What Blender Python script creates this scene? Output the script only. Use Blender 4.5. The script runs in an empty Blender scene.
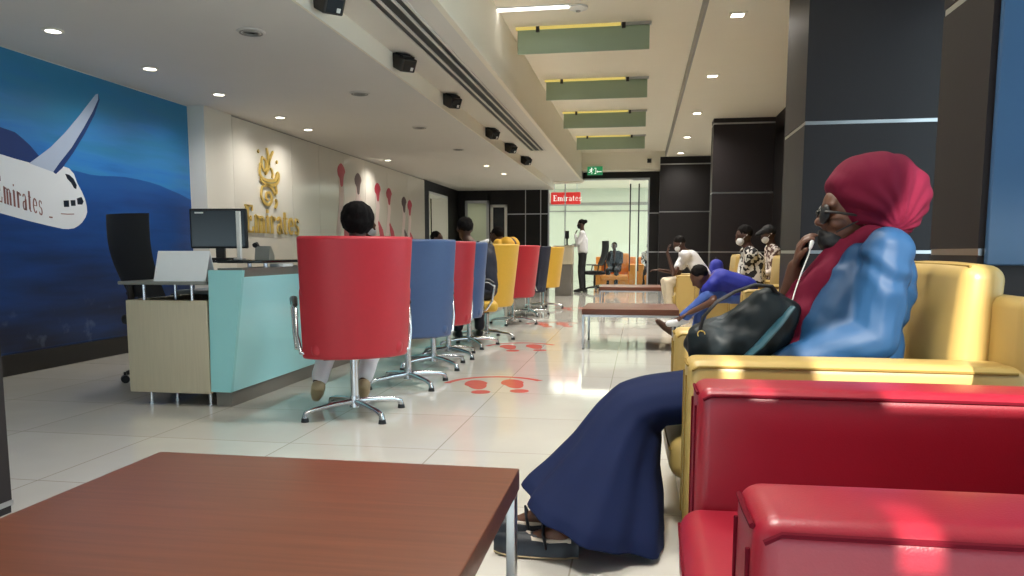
import bpy, bmesh, math, random
from mathutils import Vector, Matrix, Euler, Quaternion
from mathutils import noise as mnoise
random.seed(7)
SC = bpy.context.scene
COL = SC.collection
PI = math.pi
R_ = math.radians

# ------------------------------------------------------------------ helpers
def lin(c):
    c = c / 255.0
    return c / 12.92 if c <= 0.04045 else ((c + 0.055) / 1.055) ** 2.4
def rgb(r, g, b): return (lin(r), lin(g), lin(b), 1.0)
def V(*a): return Vector(a)

def mat(name, col, rough=0.5, metal=0.0, spec=0.5, coat=0.0, noise=0.0, nscale=20.0, bump=0.0, bscale=60.0, sheen=0.0, stretch=None, emit=None, estr=0.0):
    m = bpy.data.materials.new(name); m.use_nodes = True
    nt = m.node_tree; b = nt.nodes['Principled BSDF']
    b.inputs['Base Color'].default_value = col
    b.inputs['Roughness'].default_value = rough
    b.inputs['Metallic'].default_value = metal
    b.inputs['Specular IOR Level'].default_value = spec
    b.inputs['Coat Weight'].default_value = coat
    b.inputs['Coat Roughness'].default_value = 0.08
    b.inputs['Sheen Weight'].default_value = sheen
    if emit:
        b.inputs['Emission Color'].default_value = emit
        b.inputs['Emission Strength'].default_value = estr
    if noise or bump:
        tc = nt.nodes.new('ShaderNodeTexCoord'); mp = nt.nodes.new('ShaderNodeMapping')
        nt.links.new(tc.outputs['Object'], mp.inputs['Vector'])
        if stretch: mp.inputs['Scale'].default_value = stretch
    if noise:
        n = nt.nodes.new('ShaderNodeTexNoise'); n.inputs['Scale'].default_value = nscale; n.inputs['Detail'].default_value = 4
        r = nt.nodes.new('ShaderNodeMix'); r.data_type = 'RGBA'
        nt.links.new(mp.outputs[0], n.inputs['Vector']); nt.links.new(n.outputs[0], r.inputs[0])
        r.inputs[6].default_value = tuple(max(0, c * (1 - noise)) for c in col[:3]) + (1,)
        r.inputs[7].default_value = tuple(min(1, c * (1 + noise)) for c in col[:3]) + (1,)
        nt.links.new(r.outputs[2], b.inputs['Base Color'])
    if bump:
        n2 = nt.nodes.new('ShaderNodeTexNoise'); n2.inputs['Scale'].default_value = bscale; n2.inputs['Detail'].default_value = 3
        bp = nt.nodes.new('ShaderNodeBump'); bp.inputs['Strength'].default_value = bump; bp.inputs['Distance'].default_value = 0.004
        nt.links.new(mp.outputs[0], n2.inputs['Vector']); nt.links.new(n2.outputs[0], bp.inputs['Height'])
        nt.links.new(bp.outputs[0], b.inputs['Normal'])
    return m

def glow(name, col, s):
    m = bpy.data.materials.new(name); m.use_nodes = True
    nt = m.node_tree; nt.nodes.clear()
    e = nt.nodes.new('ShaderNodeEmission'); o = nt.nodes.new('ShaderNodeOutputMaterial')
    e.inputs[0].default_value = col; e.inputs[1].default_value = s
    nt.links.new(e.outputs[0], o.inputs[0]); return m

def glassy(name, tint, amount=0.12, rough=0.02):
    m = bpy.data.materials.new(name); m.use_nodes = True
    nt = m.node_tree; nt.nodes.clear()
    t = nt.nodes.new('ShaderNodeBsdfTransparent'); g = nt.nodes.new('ShaderNodeBsdfGlossy'); x = nt.nodes.new('ShaderNodeMixShader'); o = nt.nodes.new('ShaderNodeOutputMaterial')
    t.inputs[0].default_value = tint; g.inputs['Roughness'].default_value = rough; x.inputs[0].default_value = amount
    nt.links.new(t.outputs[0], x.inputs[1]); nt.links.new(g.outputs[0], x.inputs[2]); nt.links.new(x.outputs[0], o.inputs[0])
    return m

class MB:
    """collects shapes, then links them as one mesh object"""
    def __init__(s): s.v = []; s.f = []
    def add(s, vs, fs, M=None):
        k = len(s.v)
        s.v += [tuple(M @ Vector(p)) if M else tuple(p) for p in vs]
        s.f += [tuple(i + k for i in f) for f in fs]
        return s
    def box(s, lo, hi, M=None):
        x0, y0, z0 = lo; x1, y1, z1 = hi
        vs = [(x0,y0,z0),(x1,y0,z0),(x1,y1,z0),(x0,y1,z0),(x0,y0,z1),(x1,y0,z1),(x1,y1,z1),(x0,y1,z1)]
        return s.add(vs, [(0,3,2,1),(4,5,6,7),(0,1,5,4),(1,2,6,5),(2,3,7,6),(3,0,4,7)], M)
    def rbox(s, lo, hi, r=0.02, M=None, puff=(0,0,0), n=3, inner=5):
        """rounded box, optionally swelling on its faces"""
        c = [(a + b) / 2 for a, b in zip(lo, hi)]; h = [(b - a) / 2 for a, b in zip(lo, hi)]
        r = min(r, min(h) * 0.98)
        def ax(hh):
            e = [-hh + r * k / n for k in range(n + 1)]
            q = [-(hh - r) + 2 * (hh - r) * k / inner for k in range(1, inner)]
            return e + q + [-t for t in reversed(e)]
        A = [ax(t) for t in h]; vs = []; fs = []; idx = {}
        def vid(p):
            k = tuple(round(t, 6) for t in p)
            if k not in idx:
                q = [max(-(h[i] - r), min(h[i] - r, p[i])) for i in range(3)]
                d = Vector(p) - Vector(q)
                w = Vector(q) + d.normalized() * r if d.length > 1e-9 else Vector(q)
                u = [w[i] / h[i] for i in range(3)]
                w = Vector([w[i] + (puff[i] * (u[i]) * (1 - u[(i+1)%3]**2) * (1 - u[(i+2)%3]**2)) for i in range(3)])
                idx[k] = len(vs); vs.append(tuple(w + Vector(c)))
            return idx[k]
        for a in range(3):
            b, d = (a + 1) % 3, (a + 2) % 3
            for sg in (-1, 1):
                for i in range(len(A[b]) - 1):
                    for j in range(len(A[d]) - 1):
                        q = []
                        for (ii, jj) in ((i,j),(i+1,j),(i+1,j+1),(i,j+1)):
                            p = [0,0,0]; p[a] = sg * h[a]; p[b] = A[b][ii]; p[d] = A[d][jj]; q.append(vid(p))
                        fs.append(tuple(q if sg > 0 else reversed(q)))
        return s.add(vs, fs, M)
    def ring_loft(s, rings, caps=True, closed=True):
        n = len(rings[0]); vs = [p for R in rings for p in R]; fs = []
        for i in range(len(rings) - 1):
            for j in range(n if closed else n - 1):
                a, b = i * n + j, i * n + (j + 1) % n
                fs.append((a, b, b + n, a + n))
        if caps:
            fs.append(tuple(reversed(range(n)))); fs.append(tuple((len(rings) - 1) * n + j for j in range(n)))
        return s.add(vs, fs)
    def tube(s, pts, r, n=10, caps=True, flat=1.0, up=None):
        pts = [Vector(p) for p in pts]; rs = r if isinstance(r, (list, tuple)) else [r] * len(pts)
        rings = []; pu = Vector(up) if up else None
        for i, p in enumerate(pts):
            t = (pts[min(i + 1, len(pts) - 1)] - pts[max(i - 1, 0)]).normalized()
            u = pu if pu is not None else (Vector((0,0,1)) if abs(t.z) < 0.9 else Vector((1,0,0)))
            u = (u - t * u.dot(t)).normalized(); w = t.cross(u)
            if up is None: pu = u
            rings.append([tuple(p + (u * math.cos(2*PI*k/n) * flat + w * math.sin(2*PI*k/n)) * rs[i]) for k in range(n)])
        return s.ring_loft(rings, caps)
    def cyl(s, p0, p1, r0, r1=None, n=20): return s.tube([p0, p1], [r0, r0 if r1 is None else r1], n)
    def lathe(s, prof, c=(0,0,0), n=24, M=None):
        k = MB(); k.ring_loft([[(c[0] + r*math.cos(2*PI*j/n), c[1] + r*math.sin(2*PI*j/n), c[2] + z) for j in range(n)] for r, z in prof])
        return s.add(k.v, k.f, M)
    def prism(s, poly, fn, d0, d1):
        """flat outline poly (u,v) with depth d0..d1; fn(u,v,d) -> point"""
        n = len(poly)
        vs = [fn(u, v, d0) for u, v in poly] + [fn(u, v, d1) for u, v in poly]
        fs = [tuple(range(n)), tuple(reversed(range(n, 2*n)))] + [(i, i + n, (i+1) % n + n, (i+1) % n) for i in range(n)]
        return s.add(vs, fs)
    def stroke(s, pts, w, fn, d0, d1):
        """ribbon of varying width along pts in the (u,v) plane"""
        ws = w if isinstance(w, (list, tuple)) else [w] * len(pts)
        L = []; R = []
        for i, p in enumerate(pts):
            a, b = pts[max(i-1,0)], pts[min(i+1,len(pts)-1)]
            t = Vector((b[0]-a[0], b[1]-a[1]));  t = t.normalized() if t.length > 0 else Vector((1,0))
            nn = Vector((-t.y, t.x)) * ws[i] / 2
            L.append((p[0]+nn.x, p[1]+nn.y)); R.append((p[0]-nn.x, p[1]-nn.y))
        for i in range(len(pts)-1): s.prism([R[i], R[i+1], L[i+1], L[i]], fn, d0, d1)
        return s
    def ell(s, c, r, rot=(0,0,0), n=18, m=12):
        M = Matrix.Translation(Vector(c)) @ Euler(rot).to_matrix().to_4x4()
        vs = [(0,0,r[2])]; fs = []
        for i in range(1, m):
            a = PI*i/m
            vs += [(r[0]*math.sin(a)*math.cos(2*PI*j/n), r[1]*math.sin(a)*math.sin(2*PI*j/n), r[2]*math.cos(a)) for j in range(n)]
        vs.append((0,0,-r[2])); e = len(vs)-1
        fs += [(0, 1+j, 1+(j+1)%n) for j in range(n)]
        for i in range(m-2):
            fs += [(1+i*n+j, 1+(i+1)*n+j, 1+(i+1)*n+(j+1)%n, 1+i*n+(j+1)%n) for j in range(n)]
        fs += [(e, 1+(m-2)*n+(j+1)%n, 1+(m-2)*n+j) for j in range(n)]
        return s.add(vs, fs, M)
    def cap(s, p0, p1, r0, r1=None, n=12):
        """tapered limb with round ends"""
        p0, p1 = Vector(p0), Vector(p1); r1 = r0 if r1 is None else r1
        d = p1 - p0; L = d.length
        if L < 1e-5: return s.ell(p0, (r0,)*3)
        q = d.to_track_quat('Z', 'Y').to_matrix().to_4x4(); M = Matrix.Translation(p0) @ q
        prof = [(r0*math.sin(a), -r0*math.cos(a)) for a in (0.05, .4, .8, 1.2)] + [(r0, 0), (r1, L)] + [(r1*math.cos(a), L + r1*math.sin(a)) for a in (.4, .8, 1.2, 1.52)]
        return s.lathe(prof, n=n, M=M)
    def chain(s, pts, rs):
        for i in range(len(pts)-1): s.cap(pts[i], pts[i+1], rs[i], rs[i+1])
        return s
    def build(s, name, m, parent=None, smooth=True, angle=0.7, wn=False):
        me = bpy.data.meshes.new(name); me.from_pydata(s.v, [], s.f); me.validate(); me.update()
        bm = bmesh.new(); bm.from_mesh(me); bmesh.ops.recalc_face_normals(bm, faces=bm.faces); bm.to_mesh(me); bm.free()
        me.materials.append(m)
        if smooth:
            me.polygons.foreach_set('use_smooth', [True]*len(me.polygons)); me.set_sharp_from_angle(angle=angle)
        o = bpy.data.objects.new(name, me); COL.objects.link(o)
        if parent: o.parent = parent
        return o
    def blob(s, name, m, parent=None, voxel=0.012, it=4, wr=None):
        """fuses the collected shapes into one continuous skin"""
        me = bpy.data.meshes.new(name); me.from_pydata(s.v, [], s.f); me.validate(); me.update()
        bm = bmesh.new(); bm.from_mesh(me); bmesh.ops.recalc_face_normals(bm, faces=bm.faces); bm.to_mesh(me); bm.free()
        t = bpy.data.objects.new('tmp', me); COL.objects.link(t)
        r = t.modifiers.new('r', 'REMESH'); r.mode = 'VOXEL'; r.voxel_size = voxel
        k = t.modifiers.new('s', 'SMOOTH'); k.factor = 0.5; k.iterations = it
        dg = bpy.context.evaluated_depsgraph_get()
        out = bpy.data.meshes.new_from_object(t.evaluated_get(dg))
        bpy.data.objects.remove(t); bpy.data.meshes.remove(me)
        if wr:
            nm = [v.normal.copy() for v in out.vertices]
            for v, n in zip(out.vertices, nm): v.co += n * wr(v.co, n)
            out.update()
        out.name = name; out.materials.clear(); out.materials.append(m)
        out.polygons.foreach_set('use_smooth', [True]*len(out.polygons))
        o = bpy.data.objects.new(name, out); COL.objects.link(o)
        if parent: o.parent = parent
        return o

def tag(o, label=None, cat=None, group=None, kind=None):
    if label: o['label'] = label
    if cat: o['category'] = cat
    if group: o['group'] = group
    if kind: o['kind'] = kind
    return o
def thing(name, label, cat, loc=(0,0,0), rz=0, group=None):
    o = bpy.data.objects.new(name, None); COL.objects.link(o); o.empty_display_size = 0.1
    o.location = loc; o.rotation_euler = (0,0,rz)
    return tag(o, label, cat, group)
def struct(mb, name, m, smooth=False):
    return tag(mb.build(name, m, None, smooth), kind='structure')
def dup(root, loc, rz=None, label=None, cat=None, group=None, mats=None):
    def cp(o, par):
        c = o.copy(); COL.objects.link(c); c.parent = par
        if mats and o.type == 'MESH' and o.data.materials[0].name in mats:
            c.material_slots[0].link = 'OBJECT'; c.material_slots[0].material = mats[o.data.materials[0].name]
        for ch in list(o.children): cp(ch, c)
        return c
    r = cp(root, None); r.location = loc
    if rz is not None: r.rotation_euler = (0,0,rz)
    if label: r['label'] = label
    if cat: r['category'] = cat
    if group: r['group'] = group
    return r
def lamp(kind, name, loc, energy, col=(1,1,1), parent=None, **kw):
    l = bpy.data.lights.new(name, kind); l.energy = energy; l.color = col
    for k, v in kw.items(): setattr(l, k, v)
    o = bpy.data.objects.new(name, l); COL.objects.link(o); o.location = loc
    if parent: o.parent = parent
    return o

# ------------------------------------------------------------------ materials
M = {}
M['ceil'] = mat('ceiling_paint', rgb(220,215,206), 0.75, noise=.02, nscale=3)
M['ceil_warm'] = mat('ceiling_warm_paint', rgb(236,229,212), 0.7, noise=.02, nscale=3)
M['soffit'] = mat('soffit_paint', rgb(216,212,206), 0.75, noise=.02, nscale=3)
M['white_wall'] = mat('white_wall', rgb(226,222,212), 0.5, noise=.02, nscale=2)
M['back_glass'] = mat('white_back_painted_glass', rgb(222,218,208), 0.14, spec=.5, noise=.02, nscale=1.5)
M['seam'] = mat('joint_grey', rgb(150,148,142), 0.5)
M['dark'] = mat('dark_laminate', rgb(38,33,35), 0.5, spec=.3, noise=.12, nscale=30, stretch=(6,6,.6))
M['darker'] = mat('dark_wall', rgb(25,22,23), 0.5, spec=.3, noise=.1, nscale=30, stretch=(6,6,.6))
M['steel'] = mat('brushed_steel', rgb(190,190,192), 0.3, 1.0, noise=.06, nscale=40)
M['chrome'] = mat('chrome', rgb(210,212,216), 0.24, 1.0, noise=.03, nscale=10)
M['black_metal'] = mat('black_metal', rgb(32,28,26), 0.45, noise=.1)
M['black_plastic'] = mat('black_plastic', rgb(20,21,24), 0.4, noise=.1)
M['screen'] = mat('dark_screen', rgb(30,36,42), 0.22, noise=.05)
M['red_leather'] = mat('red_leather', rgb(150,28,46), 0.34, noise=.05, nscale=8, bump=.12, bscale=260)
M['red_pipe'] = mat('red_piping', rgb(96,12,28), 0.8, spec=.1, noise=.05)
M['yellow_leather'] = mat('yellow_leather', rgb(186,158,94), 0.38, noise=.06, nscale=8, bump=.12, bscale=260)
M['yellow_pipe'] = mat('yellow_piping', rgb(140,116,62), 0.8, spec=.1, noise=.05)
M['orange_leather'] = mat('orange_leather', rgb(226,150,70), 0.42, noise=.05, nscale=8)
M['fab_red'] = mat('red_upholstery', rgb(172,26,44), 0.45, noise=.06, nscale=40, bump=.1, bscale=400, sheen=.1)
M['fab_blue'] = mat('blue_upholstery', rgb(58,84,128), 0.45, noise=.06, nscale=40, bump=.1, bscale=400, sheen=.1)
M['fab_yellow'] = mat('yellow_upholstery', rgb(214,172,62), 0.45, noise=.06, nscale=40, bump=.1, bscale=400, sheen=.1)
M['fab_dark'] = mat('navy_upholstery', rgb(34,40,58), 0.65, noise=.06, nscale=40)
M['teal'] = mat('teal_lacquer', rgb(168,226,232), 0.16, noise=.03, nscale=3)
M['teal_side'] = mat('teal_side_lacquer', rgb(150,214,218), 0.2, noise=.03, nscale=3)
M['wood_pale'] = mat('pale_wood', rgb(190,180,156), 0.42, noise=.12, nscale=7, stretch=(14,14,.5))
M['grey_lam'] = mat('grey_laminate', rgb(120,122,118), 0.3, noise=.04)
M['kick'] = mat('plinth_grey', rgb(112,108,102), 0.3, noise=.05)
M['black_glass'] = mat('black_glass_top', rgb(18,26,28), 0.08, noise=.05)
M['paper'] = mat('white_card', rgb(236,240,244), 0.55, noise=.02)
M['white_plastic'] = mat('white_plastic', rgb(228,228,224), 0.4, noise=.02)
M['gold'] = mat('gold_metal', rgb(222,190,104), 0.35, .4, noise=.12, nscale=20)
M['sticker'] = mat('red_floor_sticker', rgb(198,96,88), 0.2, noise=.1, nscale=14)
M['hat_red'] = mat('print_red', rgb(190,36,66), 0.35, noise=.1)
M['scarf_print'] = mat('print_pale', rgb(226,206,202), 0.35, noise=.06)
M['print_dark'] = mat('print_dark', rgb(92,66,64), 0.35, noise=.1)
M['skin'] = mat('brown_skin', rgb(94,60,44), 0.5, noise=.08, nscale=14)
M['skin_dark'] = mat('dark_brown_skin', rgb(74,48,38), 0.5, noise=.08, nscale=14)
M['hair'] = mat('black_hair', rgb(18,15,15), 0.8, spec=.15, noise=.3, nscale=60, bump=.5, bscale=140)
M['turban'] = mat('maroon_jersey', rgb(102,18,44), 0.85, spec=.2, noise=.08, nscale=30)
M['satin'] = mat('teal_blue_satin', rgb(28,66,104), 0.55, spec=.35, noise=.08, nscale=9)
M['skirt'] = mat('navy_cloth', rgb(18,30,66), 0.85, spec=.2, noise=.14, nscale=8)
M['shoe_navy'] = mat('dark_shoe', rgb(26,30,40), 0.45, noise=.1)
M['insole'] = mat('pale_lining', rgb(200,186,172), 0.6, noise=.05)
M['mask_black'] = mat('black_mask', rgb(20,20,24), 0.6, noise=.1)
M['mask_white'] = mat('white_mask', rgb(222,224,228), 0.6, noise=.03)
M['bag'] = mat('dark_teal_leather', rgb(13,24,29), 0.55, spec=.3, noise=.15, nscale=10, bump=.15, bscale=120)
M['bag_edge'] = mat('teal_trim_leather', rgb(44,84,98), 0.36, noise=.1)
M['navy_suit'] = mat('navy_suit', rgb(22,27,44), 0.7, noise=.12)
M['white_cloth'] = mat('white_cotton', rgb(222,222,226), 0.75, noise=.03)
M['beige_cloth'] = mat('beige_cotton', rgb(206,194,172), 0.75, noise=.05)
M['blue_shirt'] = mat('royal_blue_cotton', rgb(28,40,150), 0.7, noise=.1)
M['jeans'] = mat('blue_denim', rgb(62,92,168), 0.75, noise=.14, nscale=40)
M['navy_trouser'] = mat('navy_trouser', rgb(26,32,58), 0.75, noise=.1)
M['maroon_cloth'] = mat('maroon_cloth', rgb(74,32,34), 0.7, noise=.1)
M['brown_leather'] = mat('brown_leather', rgb(78,56,44), 0.5, noise=.1)
M['tan_leather'] = mat('tan_leather', rgb(178,158,122), 0.5, noise=.1)
M['black_cloth'] = mat('black_cloth', rgb(26,26,30), 0.75, noise=.1)
M['yellow_cloth'] = mat('yellow_cloth', rgb(220,172,54), 0.7, noise=.06)
M['lobby_wall'] = mat('pale_green_wall', rgb(206,210,192), 0.6, noise=.03, nscale=1)
M['sign_red'] = mat('red_sign', rgb(222,52,50), 0.4, emit=rgb(222,52,50), estr=.55)
M['sign_green'] = mat('exit_green', rgb(30,120,76), 0.4, emit=rgb(30,130,80), estr=.5)
M['sign_white'] = mat('sign_white', rgb(240,240,235), 0.4, emit=rgb(240,240,235), estr=.5)
M['sky_reflection'] = mat('blue_sky_reflection', rgb(64,96,132), 0.22, noise=.1, nscale=2)
M['glass'] = glassy('clear_glass', (.93,.97,.95,1), .014)
M['frost'] = mat('frosted_green_glass', rgb(150,168,144), 0.3, noise=.04, nscale=4)
M['led_yellow'] = glow('warm_led', rgb(225,200,110), .6)
M['lens'] = glow('lamp_lens', (1,.93,.78,1), 9)
M['lens_cool'] = glow('lamp_lens_cool', (1,.97,.92,1), 7)
M['strip'] = glow('linear_lamp', (1,.98,.93,1), 3.2)

def translucent(name, col):
    m = bpy.data.materials.new(name); m.use_nodes = True; nt = m.node_tree; nt.nodes.clear()
    t = nt.nodes.new('ShaderNodeBsdfTranslucent'); d_ = nt.nodes.new('ShaderNodeBsdfDiffuse'); x = nt.nodes.new('ShaderNodeMixShader'); o = nt.nodes.new('ShaderNodeOutputMaterial')
    t.inputs[0].default_value = col; d_.inputs[0].default_value = col; x.inputs[0].default_value = .6
    nt.links.new(t.outputs[0], x.inputs[1]); nt.links.new(d_.outputs[0], x.inputs[2]); nt.links.new(x.outputs[0], o.inputs[0]); return m
M['frost_door'] = translucent('frosted_door_glass', rgb(222,226,214))
def printed(name, fa, fb):
    """cloth with a dark and light printed pattern"""
    m = mat(name, fa, 0.75); nt = m.node_tree; b = nt.nodes['Principled BSDF']
    tc = nt.nodes.new('ShaderNodeTexCoord'); v = nt.nodes.new('ShaderNodeTexVoronoi'); v.inputs['Scale'].default_value = 34
    r = nt.nodes.new('ShaderNodeValToRGB'); r.color_ramp.interpolation = 'CONSTANT'
    r.color_ramp.elements[0].color = fa; r.color_ramp.elements[1].color = fb; r.color_ramp.elements[1].position = .45
    nt.links.new(tc.outputs['Object'], v.inputs['Vector']); nt.links.new(v.outputs['Color'], r.inputs[0]); nt.links.new(r.outputs[0], b.inputs['Base Color'])
    return m
M['print_bw'] = printed('black_white_print', rgb(28,28,32), rgb(214,212,208))
M['print_brown'] = printed('brown_white_print', rgb(92,66,60), rgb(216,206,200))

def wood_mat():
    m = mat('walnut_veneer', rgb(104,58,40), 0.36, spec=.4); nt = m.node_tree; b = nt.nodes['Principled BSDF']
    tc = nt.nodes.new('ShaderNodeTexCoord'); mp = nt.nodes.new('ShaderNodeMapping'); mp.inputs['Scale'].default_value = (1.1, 26, 26)
    n = nt.nodes.new('ShaderNodeTexNoise'); n.inputs['Scale'].default_value = 2.2; n.inputs['Detail'].default_value = 6; n.inputs['Distortion'].default_value = .6
    r = nt.nodes.new('ShaderNodeValToRGB')
    r.color_ramp.elements[0].color = rgb(90,52,38); r.color_ramp.elements[0].position = .25
    r.color_ramp.elements[1].color = rgb(112,66,48); r.color_ramp.elements[1].position = .8
    nt.links.new(tc.outputs['Object'], mp.inputs[0]); nt.links.new(mp.outputs[0], n.inputs['Vector']); nt.links.new(n.outputs[0], r.inputs[0]); nt.links.new(r.outputs[0], b.inputs['Base Color'])
    return m
M['wood'] = wood_mat()

def floor_mat():
    m = mat('polished_cream_tile', rgb(196,188,174), 0.07, spec=.6); nt = m.node_tree; b = nt.nodes['Principled BSDF']
    tc = nt.nodes.new('ShaderNodeTexCoord'); mp = nt.nodes.new('ShaderNodeMapping'); mp.inputs['Location'].default_value = (.2,.33,0)
    br = nt.nodes.new('ShaderNodeTexBrick'); br.offset = 0; br.squash = 1
    br.inputs['Scale'].default_value = 1.0; br.inputs['Brick Width'].default_value = .8; br.inputs['Row Height'].default_value = .8
    br.inputs['Mortar Size'].default_value = .0035; br.inputs['Mortar Smooth'].default_value = .2
    br.inputs['Color1'].default_value = rgb(208,205,198); br.inputs['Color2'].default_value = rgb(201,198,190); br.inputs['Mortar'].default_value = rgb(168,161,149)
    n = nt.nodes.new('ShaderNodeTexNoise'); n.inputs['Scale'].default_value = 2.5; n.inputs['Detail'].default_value = 6
    mx = nt.nodes.new('ShaderNodeMix'); mx.data_type = 'RGBA'; mx.blend_type = 'MULTIPLY'; mx.inputs[0].default_value = .18
    nt.links.new(tc.outputs['Object'], mp.inputs[0]); nt.links.new(mp.outputs[0], br.inputs['Vector']); nt.links.new(tc.outputs['Object'], n.inputs['Vector'])
    nt.links.new(br.outputs[0], mx.inputs[6]); nt.links.new(n.outputs[0], mx.inputs[7]); nt.links.new(mx.outputs[2], b.inputs['Base Color'])
    return m
M['floor'] = floor_mat()

# ------------------------------------------------------------------ setting
XL, XW, XC, XR = -5.04, -4.84, 1.25, 2.3     # mural wall, logo wall, column faces, window wall
YB, YF, YE = -1.2, 20.2, 27.0                # added storefront behind, glass entrance, end of the lobby
ZS, ZM, ZD, ZR = 2.63, 2.80, 3.5, 3.35       # soffit, side strip, coffer deck, right ceiling

fl = MB(); fl.box((-8.3, YB-.3, -.12), (4.2, YE, 0)); struct(fl, 'floor', M['floor'])
c = MB(); c.box((-6.5, YB-.3, ZS), (-2.27, YF, ZS+.6)); struct(c, 'ceiling_soffit', M['soffit'])
c = MB(); c.box((-2.27, YB-.3, ZS), (-2.25, YF, ZM)); struct(c, 'trim_fascia', M['ceil_warm'])
c = MB(); c.box((-2.27, YB-.3, ZM), (-1.52, YF, ZM+.9)); struct(c, 'ceiling_strip', M['ceil'])
c = MB(); c.box((-1.52, YB-.3, ZM), (-1.47, YF, ZM+.05)); c.box((-1.52, YB-.3, ZM+.05), (-1.5, YF, ZD)); struct(c, 'trim_cove', M['ceil_warm'])
c = MB(); c.box((-1.52, YB-.3, ZD), (.64, YF, ZD+.2)); struct(c, 'ceiling_coffer', M['ceil_warm'])
c = MB(); c.box((.60, YB-.3, ZR), (3.2, YF, ZR+.35)); struct(c, 'ceiling_right', M['ceil_warm'])
c = MB(); c.box((.575, YB-.3, ZR-.004), (.60, 19.7, ZD)); struct(c, 'coffer_edge_shade', M['seam'])  # dark strip painted in for the shade along the coffer's right edge
c = MB(); c.box((-1.5, 19.7, 3.06), (.60, YF, ZD)); c.box((-2.25, 19.7, ZM-.02), (-1.5, YF, 3.06)); struct(c, 'trim_bulkhead', M['ceil_warm'])

# left walls
w = MB(); w.box((XL-.25, YB-.3, 0), (XL, 8.03, ZS)); struct(w, 'wall_left', M['white_wall'])
w = MB(); w.box((XL-.25, 8.03, 0), (XW, 8.62, ZS)); struct(w, 'wall_left_pier', M['white_wall'])
seams = [8.62, 10.2, 11.12, 12.1, 13.1, 14.3, 15.6, 16.9]
for i in range(len(seams)-1):
    p = MB(); p.box((XL-.25, seams[i]+.004, 0), (XW, seams[i+1]-.004, ZS-.02)); struct(p, 'wall_left_panel', M['back_glass'])
w = MB(); w.box((XL-.25, 8.6, 0), (XW-.02, 16.9, ZS)); struct(w, 'wall_left_backing', M['seam'])
w = MB(); w.box((XL-.25, 16.9, 0), (XW, 17.25, ZS)); w.box((XL-.25, 17.25, 2.4), (XW, 19.0, ZS)); w.box((XL-.25, 19.0, 0), (XW, YF, ZS)); struct(w, 'wall_left_end', M['darker'])
f = MB(); f.box((XL-.2, 17.25, 0), (XW+.01, 17.31, 2.4)); f.box((XL-.2, 18.94, 0), (XW+.01, 19.0, 2.4)); f.box((XL-.2, 17.25, 2.34), (XW+.01, 19.0, 2.4)); struct(f, 'door_3', M['white_plastic'])
w = MB(); w.box((-8.2, 15.8, 0), (-8.0, 22.3, 3.0)); w.box((-8.2, 15.8, 0), (XL-.25, 16.0, 3.0)); w.box((-8.2, 22.2, 0), (-6.2, 22.3, 3.0)); w.box((-8.2, 15.8, 2.8), (XL-.25, 22.3, 3.0)); struct(w, 'wall_side_office', M['lobby_wall'])
b = MB(); b.box((XL-.01, YB-.3, 0), (XL+.02, 8.03, .17)); struct(b, 'baseboard_left', M['black_plastic'])

# dark column at the near left
w = MB(); w.box((-2.95, 1.55, .05), (-2.375, 2.49, ZS)); w.box((-2.94, 1.56, 0), (-2.378, 2.487, .03)); struct(w, 'column_left', M['dark'])
w = MB(); w.box((-2.955, 1.545, .03), (-2.372, 2.493, .05)); struct(w, 'trim_column_left', M['steel'])

# right columns: dark cladding with steel bars let into it
def column(x0, x1, y0, y1, ztop, bars, m, front=None):
    w = MB(); edges = [0] + [b for b in bars] + [ztop]
    for k in range(len(edges)-1):
        z0 = edges[k] + (.015 if k else 0); z1 = edges[k+1] - (.015 if k < len(edges)-2 else 0)
        w.box((x0, y0, z0), (x1, y1, z1))
    w.box((x0+.02, y0+.02, 0), (x1-.01, y1-.02, ztop))
    struct(w, 'column_right', m)
    t = MB()
    for bz in bars: t.box((x0+.004, y0+.004, bz-.013), (x1, y1-.004, bz+.013))
    struct(t, 'trim_column', M['steel'])
column(XC, XR+.05, 3.12, 3.6, ZR, [1.0, 2.0], M['dark'])
column(XC, XR+.05, 6.37, 7.22, ZR, [1.0, 2.0, 3.2], M['dark'])
column(XC, XR+.05, 14.2, 14.6, ZR, [1.0, 2.05, 3.26], M['dark'])
column(.46, XR+.05, 19.6, YF+.05, ZR, [1.0, 2.0, 3.17], M['darker'])
# near column face: sky reflection put into a blue-grey panel colour
p = MB(); p.rbox((1.27, 3.09, .95), (2.28, 3.118, 3.3), .008); p2 = tag(p.build('sky_reflection_panel', M['sky_reflection']), 'blue grey sky reflection painted as a panel on the dark column at the right edge', 'panel')

# window wall on the right, glazed between the columns
w = MB(); w.box((XR, YB-.3, 0), (XR+.2, YF, .35)); w.box((XR, YB-.3, 3.0), (XR+.2, YF, ZR)); struct(w, 'wall_right', M['darker'])
def window(n, y0, y1, k):
    f = MB()
    for i in range(k+1):
        y = y0 + (y1-y0)*i/k; f.box((XR+.05, y-.03, .35), (XR+.13, y+.03, 3.0))
    f.box((XR+.05, y0, .35), (XR+.13, y1, .41)); f.box((XR+.05, y0, 2.94), (XR+.13, y1, 3.0))
    o = struct(f, 'window_%d' % n, M['black_metal'])
    g = MB(); g.box((XR+.085, y0, .4), (XR+.093, y1, 2.95)); g.build('window_pane', M['glass'], o, False)
window(1, YB, 3.12, 4); window(2, 3.6, 6.37, 2)
w = MB(); w.box((XR, 7.22, .3), (XR+.2, 14.2, 3.1)); w.box((XR, 14.6, .3), (XR+.2, YF, 3.1)); struct(w, 'wall_right_infill', M['darker'])

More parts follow.
